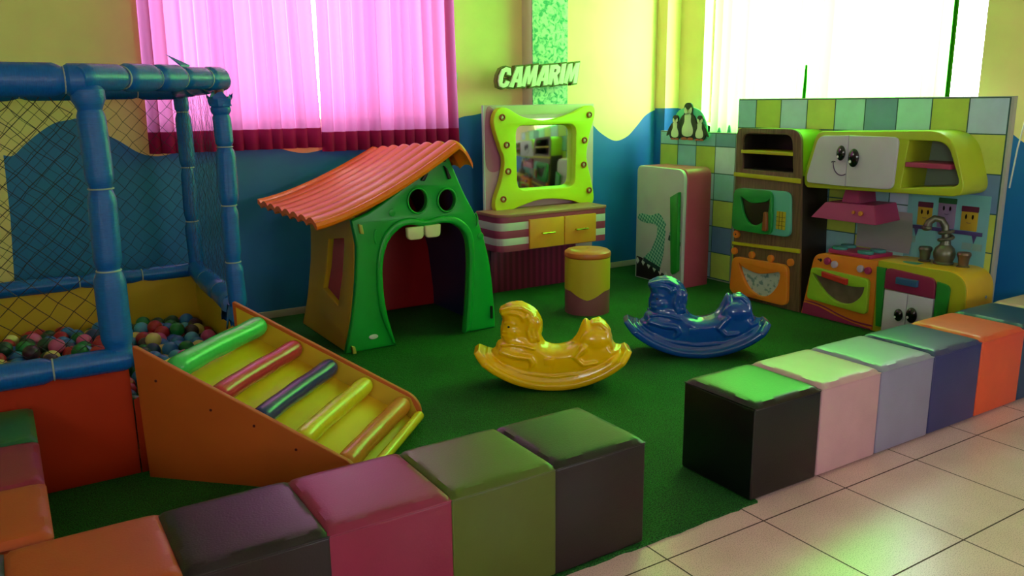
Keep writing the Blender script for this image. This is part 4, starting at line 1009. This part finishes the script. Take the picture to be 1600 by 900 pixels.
# faucet
fc = thing('toy_faucet', 'bronze grey swan neck toy faucet with two cup handles on the sink', 'faucet', (4.60, 2.62, .45))
br = mat('pewter_paint', '6A6A5A', .35, .6, vary=.2, vscale=18)
fb = join([lathe([(.052, .45), (.055, .46), (.048, .468), (.056, .49), (.06, .515), (.05, .545), (.03, .565), (.026, .59)], (4.60, 2.62, 0), 24),
           tube([(4.60, 2.62, .56), (4.60, 2.625, .62), (4.598, 2.63, .67), (4.59, 2.65, .705), (4.57, 2.68, .712), (4.56, 2.705, .69), (4.555, 2.71, .665)], [.024, .02, .02, .02, .02, .021, .024], 14, round_ends=True),
           ball_mesh((4.55, 2.712, .655), (.024, .03, .018))])
finish('spout', fb, br, fc)
finish('coil', tube([(4.60+.032*math.cos(q), 2.62+.036*math.sin(q), .575+.0065*q) for q in np.linspace(0, 11, 50)], .010, 10, round_ends=True), br, fc)
for y_ in (2.735, 2.505):
    finish('cup_handle', lathe([(.032, .447), (.035, .455), (.026, .462), (.030, .50), (.038, .522), (.034, .535), (.02, .53), (.005, .528)], (4.60, y_, 0), 20), br if y_ > 2.6 else mat('copper_pewter', '7A6650', .35, .6), fc)
# --- hanging cabinet
hc = thing('toy_wall_cabinet', 'lime toy wall cabinet with white smiling doors and open pink shelf', 'wall cabinet', (4.58, 2.95, .9))
hout = rpoly([(2.445, .862), (3.50, .832), (3.515, .90), (3.435, 1.19), (2.565, 1.215)], [.10, .06, .05, .05, .14], 10)
hn = rpoly([(2.485, .918), (2.835, .882), (2.81, 1.155), (2.585, 1.155)], [.05, .006, .006, .07], 8)
finish('carcass', PX([hout, hn], 4.45, .248, .006), mat('lime_cabinet', 'AEBE28', .42, vary=.04), hc)
finish('niche_back', PX(hn, 4.685, .01, .001), mat('grey_green_back', '8A9A8A', .5), hc)
finish('shelf', box(4.445, 2.552, 1.005, 4.685, 2.815, 1.032, .002), mat('rose_shelf', 'A83A5E', .45), hc)
ydiv = 3.188
d1 = finish('door', PX(rpoly([(ydiv+.002, .865), (3.47, .868), (3.475, .91), (3.405, 1.165), (ydiv+.002, 1.172)], [0, .05, .03, .05, 0], 8), 4.428, .020, .004), wd_, hc)
d2 = finish('door', PX(rpoly([(2.872, .87), (ydiv-.002, .865), (ydiv-.002, 1.172), (2.862, 1.172)], [.04, 0, 0, .04], 8), 4.428, .020, .004), wd_, hc)
for d, yy, zz, r in ((d1, 3.228, 1.065, .030), (d2, 3.138, 1.04, .036)):
    e = finish('eye_knob', ball_mesh((4.42, yy, zz), (.018, r, r*1.55), 20, 12), ey, d)
    finish('eye_glint', ball_mesh((4.403, yy+r*.3, zz-.022), (.004, r*.22, r*.28), 10, 6), whd, e)
    finish('eye_glint', ball_mesh((4.404, yy-r*.2, zz+.022), (.003, r*.12, r*.15), 10, 6), whd, e)
finish('painted_smile', tube([(4.427, 3.262+.058*math.cos(q), .99+.062*math.sin(q)*1.0+(.03 if q < 3.6 else .03)) for q in np.linspace(PI*.93, PI*1.55, 16)][::-1] if 0 else [(4.427, 3.22+.062*math.sin(q), 1.0-.075*math.cos(q)+.005) for q in np.linspace(-.5, 1.6, 18)], .0035, 6), mat('purple_line', '4A2E5A', .5), d1)
finish('painted_dimple', tube([(4.427, 3.268, 1.01), (4.427, 3.285, 1.012), (4.427, 3.295, 1.006)], .0035, 6), mat('purple_line', '4A2E5A'), d1)
# --- hood
hh = thing('toy_range_hood', 'rose pink toy range hood hanging over the toy stove', 'range hood', (4.58, 3.16, .7))
hp = mat('rose_hood', 'A03460', .42)
finish('canopy', frustum([(4.44, 3.43, .648), (4.44, 2.965, .648), (4.69, 2.965, .66), (4.69, 3.43, .66)], [(4.47, 3.35, .75), (4.47, 3.005, .76), (4.69, 3.005, .765), (4.69, 3.35, .755)]), hp, hh)
finish('neck', frustum([(4.52, 3.27, .755), (4.52, 3.14, .755), (4.69, 3.14, .755), (4.69, 3.27, .755)], [(4.53, 3.25, .862), (4.53, 3.16, .862), (4.69, 3.16, .862), (4.69, 3.25, .862)]), hp, hh)
ok = mat('orange_button', 'C87A2A', .45)
finish('button', PX(ell(3.13, .708, .010, .011), 4.445, .012, .002), ok, hh); finish('button', PX(ell(3.078, .706, .014, .015), 4.442, .014, .002), ok, hh)
# --- printed splashback with shelf and jars, and metal sheet
sb = finish('splash_sheet', box(4.692, 2.44, .44, 4.6955, 2.93, .85), mat('aqua_splash', '78B8C4', .5, vary=.08, vscale=5), bd)
finish('metal_sheet', grid_sheet(lambda u, v: (4.685+.004*math.sin(6*v), 3.26-.37*u-(.012*math.sin(3*v)*u), .46+.25*v), 8, 8), mat('brushed_metal', 'A8A6AE', .35, .3), bd)
pj = mat('printed_purple', '4A3E7A', .5)
finish('printed_shelf', join([box(4.686, 2.465, .62, 4.692, 2.885, .642, .001)] + [PX([(y, .622), (y+.028, .622), (y+.014, .575)], 4.687, .004, .0005) for y in (2.495, 2.845)]), pj, bd)
jy = mat('printed_jar_yellow', 'B89A28', .5); jl = mat('printed_jar_lilac', '8A78A0', .5); jw = mat('printed_lid_wine', '5A1A38', .5); jg = mat('printed_lid_green', '1E5A32', .5)
for y0, y1, z0, z1, m_, l_ in ((2.77, 2.86, .645, .755, jy, jw), (2.63, 2.735, .645, .79, jl, jg), (2.50, 2.595, .645, .755, jy, jw)):
    o = finish('printed_jar', PX(rect(y0, z0, y1, z1, .005), 4.688, .004, .0008), m_, bd)
    finish('printed_jar_lid', PX(rect(y0-.002, z1-.002, y1+.002, z1+.03, .005), 4.6875, .004, .0008), l_, o)
    c = (y0+y1)/2
    finish('printed_eye', join([PX(ell(c+s*.019, z1-.03, .006, .014), 4.6872, .002, .0003) for s in (-1, 1)]), ey, o)
    finish('printed_smile', tube([(4.687, c+.014*math.sin(q), z1-.058-.008*math.cos(q)) for q in np.linspace(-1.1, 1.1, 8)], .0014, 5), mat('purple_line', '4A2E5A'), o)
finish('printed_wall_tiles', join([box(4.6905, y, .535, 4.692, y+.055, .575) for y in (2.86, 2.46, 2.52)]), mat('printed_cream_tile', '86AAA8', .5), bd)
# --- penguins
pg = thing('penguin_cutout', 'flat cutout of three penguins on top of the low tile backdrop', 'cutout', (4.675, 4.80, 1.09))
pblk = mat('penguin_black', '16241A', .5); pwh = mat('penguin_white', 'DCE6C8', .5); pte = mat('penguin_teal_back', '5AC8AC', .5); por = mat('penguin_feet', 'B85A3A', .5); pbk = mat('penguin_beak', '8A9A3A', .5)
finish('backing_disc', PX(rpoly([(4.60, 1.085), (4.98, 1.085), (4.99, 1.20), (4.93, 1.31), (4.80, 1.345), (4.67, 1.31), (4.60, 1.20)], .05), 4.668, .010, .001), pte, pg)
def penguin(cy, z0, s, wing):
    f_ = lambda pts: [(cy+p[0]*s*(1.75 if p[1] < .36 else 1.35), z0+p[1]*s) for p in pts]
    b_ = finish('penguin', PX(f_(smooth([(-.07, 0), (.07, 0), (.115, .12), (.10, .28), (.06, .40), (.07, .47), (.04, .54), (-.04, .54), (-.07, .47), (-.06, .40), (-.10, .28), (-.115, .12)], 4)), 4.656-.004*(s < .4), .012, .001), pblk, pg)
    x_ = 4.654-.004*(s < .4)
    finish('belly', PX(f_(smooth([(0, .03), (.06, .06), (.068, .15), (.04, .26), (.035, .38), (-.035, .38), (-.04, .26), (-.068, .15), (-.06, .06)], 4)), x_, .003, .0005), pwh, b_)
    finish('face', PX(f_(smooth([(0, .37), (.05, .39), (.062, .44), (.05, .48), (.015, .44), (0, .43), (-.015, .44), (-.05, .48), (-.062, .44), (-.05, .39)], 4)), x_, .003, .0005), pwh, b_)
    finish('beak', PX(f_([(-.016, .445), (0, .40), (.016, .445)]), x_-.003, .004, .0005), pbk, b_)
    finish('wing', PX(f_(smooth([(wing*.07, .32), (wing*.12, .25), (wing*.165, .08), (wing*.14, .08), (wing*.09, .16)], 4)), 4.655-.004*(s < .4), .010, .001), pblk, b_)
    finish('foot', join([PX(f_(smooth([(q-.035, -.02), (q+.035, -.02), (q+.025, .015), (q-.025, .015)], 3)), x_, .006, .001) for q in (-.04, .04)]), por, b_)
penguin(4.80, 1.095, .50, 1)
penguin(4.935, 1.09, .335, 1)
penguin(4.665, 1.09, .335, -1)
# small teal paper trees on the low board, and the thin cable on the backdrop's right edge
for y_, h_ in ((4.52, .035), (4.42, .055)):
    o = finish('paper_tree', PX([(y_-.02, 1.149), (y_+.02, 1.149), (y_+.005, 1.149+h_), (y_-.005, 1.149+h_)], 4.71, .008, .001), pte)
    tag(rebase(o, (4.714, y_, 1.149)), ('taller' if h_ > .04 else 'shorter')+' teal paper cone standing on the low tile backdrop', 'ornament')
o = finish('loose_cable', tube([(4.74, 2.375, .9), (4.745, 2.36, 1.12), (4.80, 2.36, 1.30), (4.92, 2.35, 1.42), (4.94, 2.34, 1.45)], .004, 6), wpl); tag(rebase(o, (4.74, 2.375, .9)), 'thin pale cable hanging at the right edge of the tile backdrop', 'cable')
o = finish('wall_outlet', box(WR-.014, 2.30, 1.42, WR, 2.345, 1.47, .003), wpl); tag(rebase(o, (WR-.007, 2.32, 1.42)), 'small white wall outlet at the right edge above the blue paint', 'outlet')
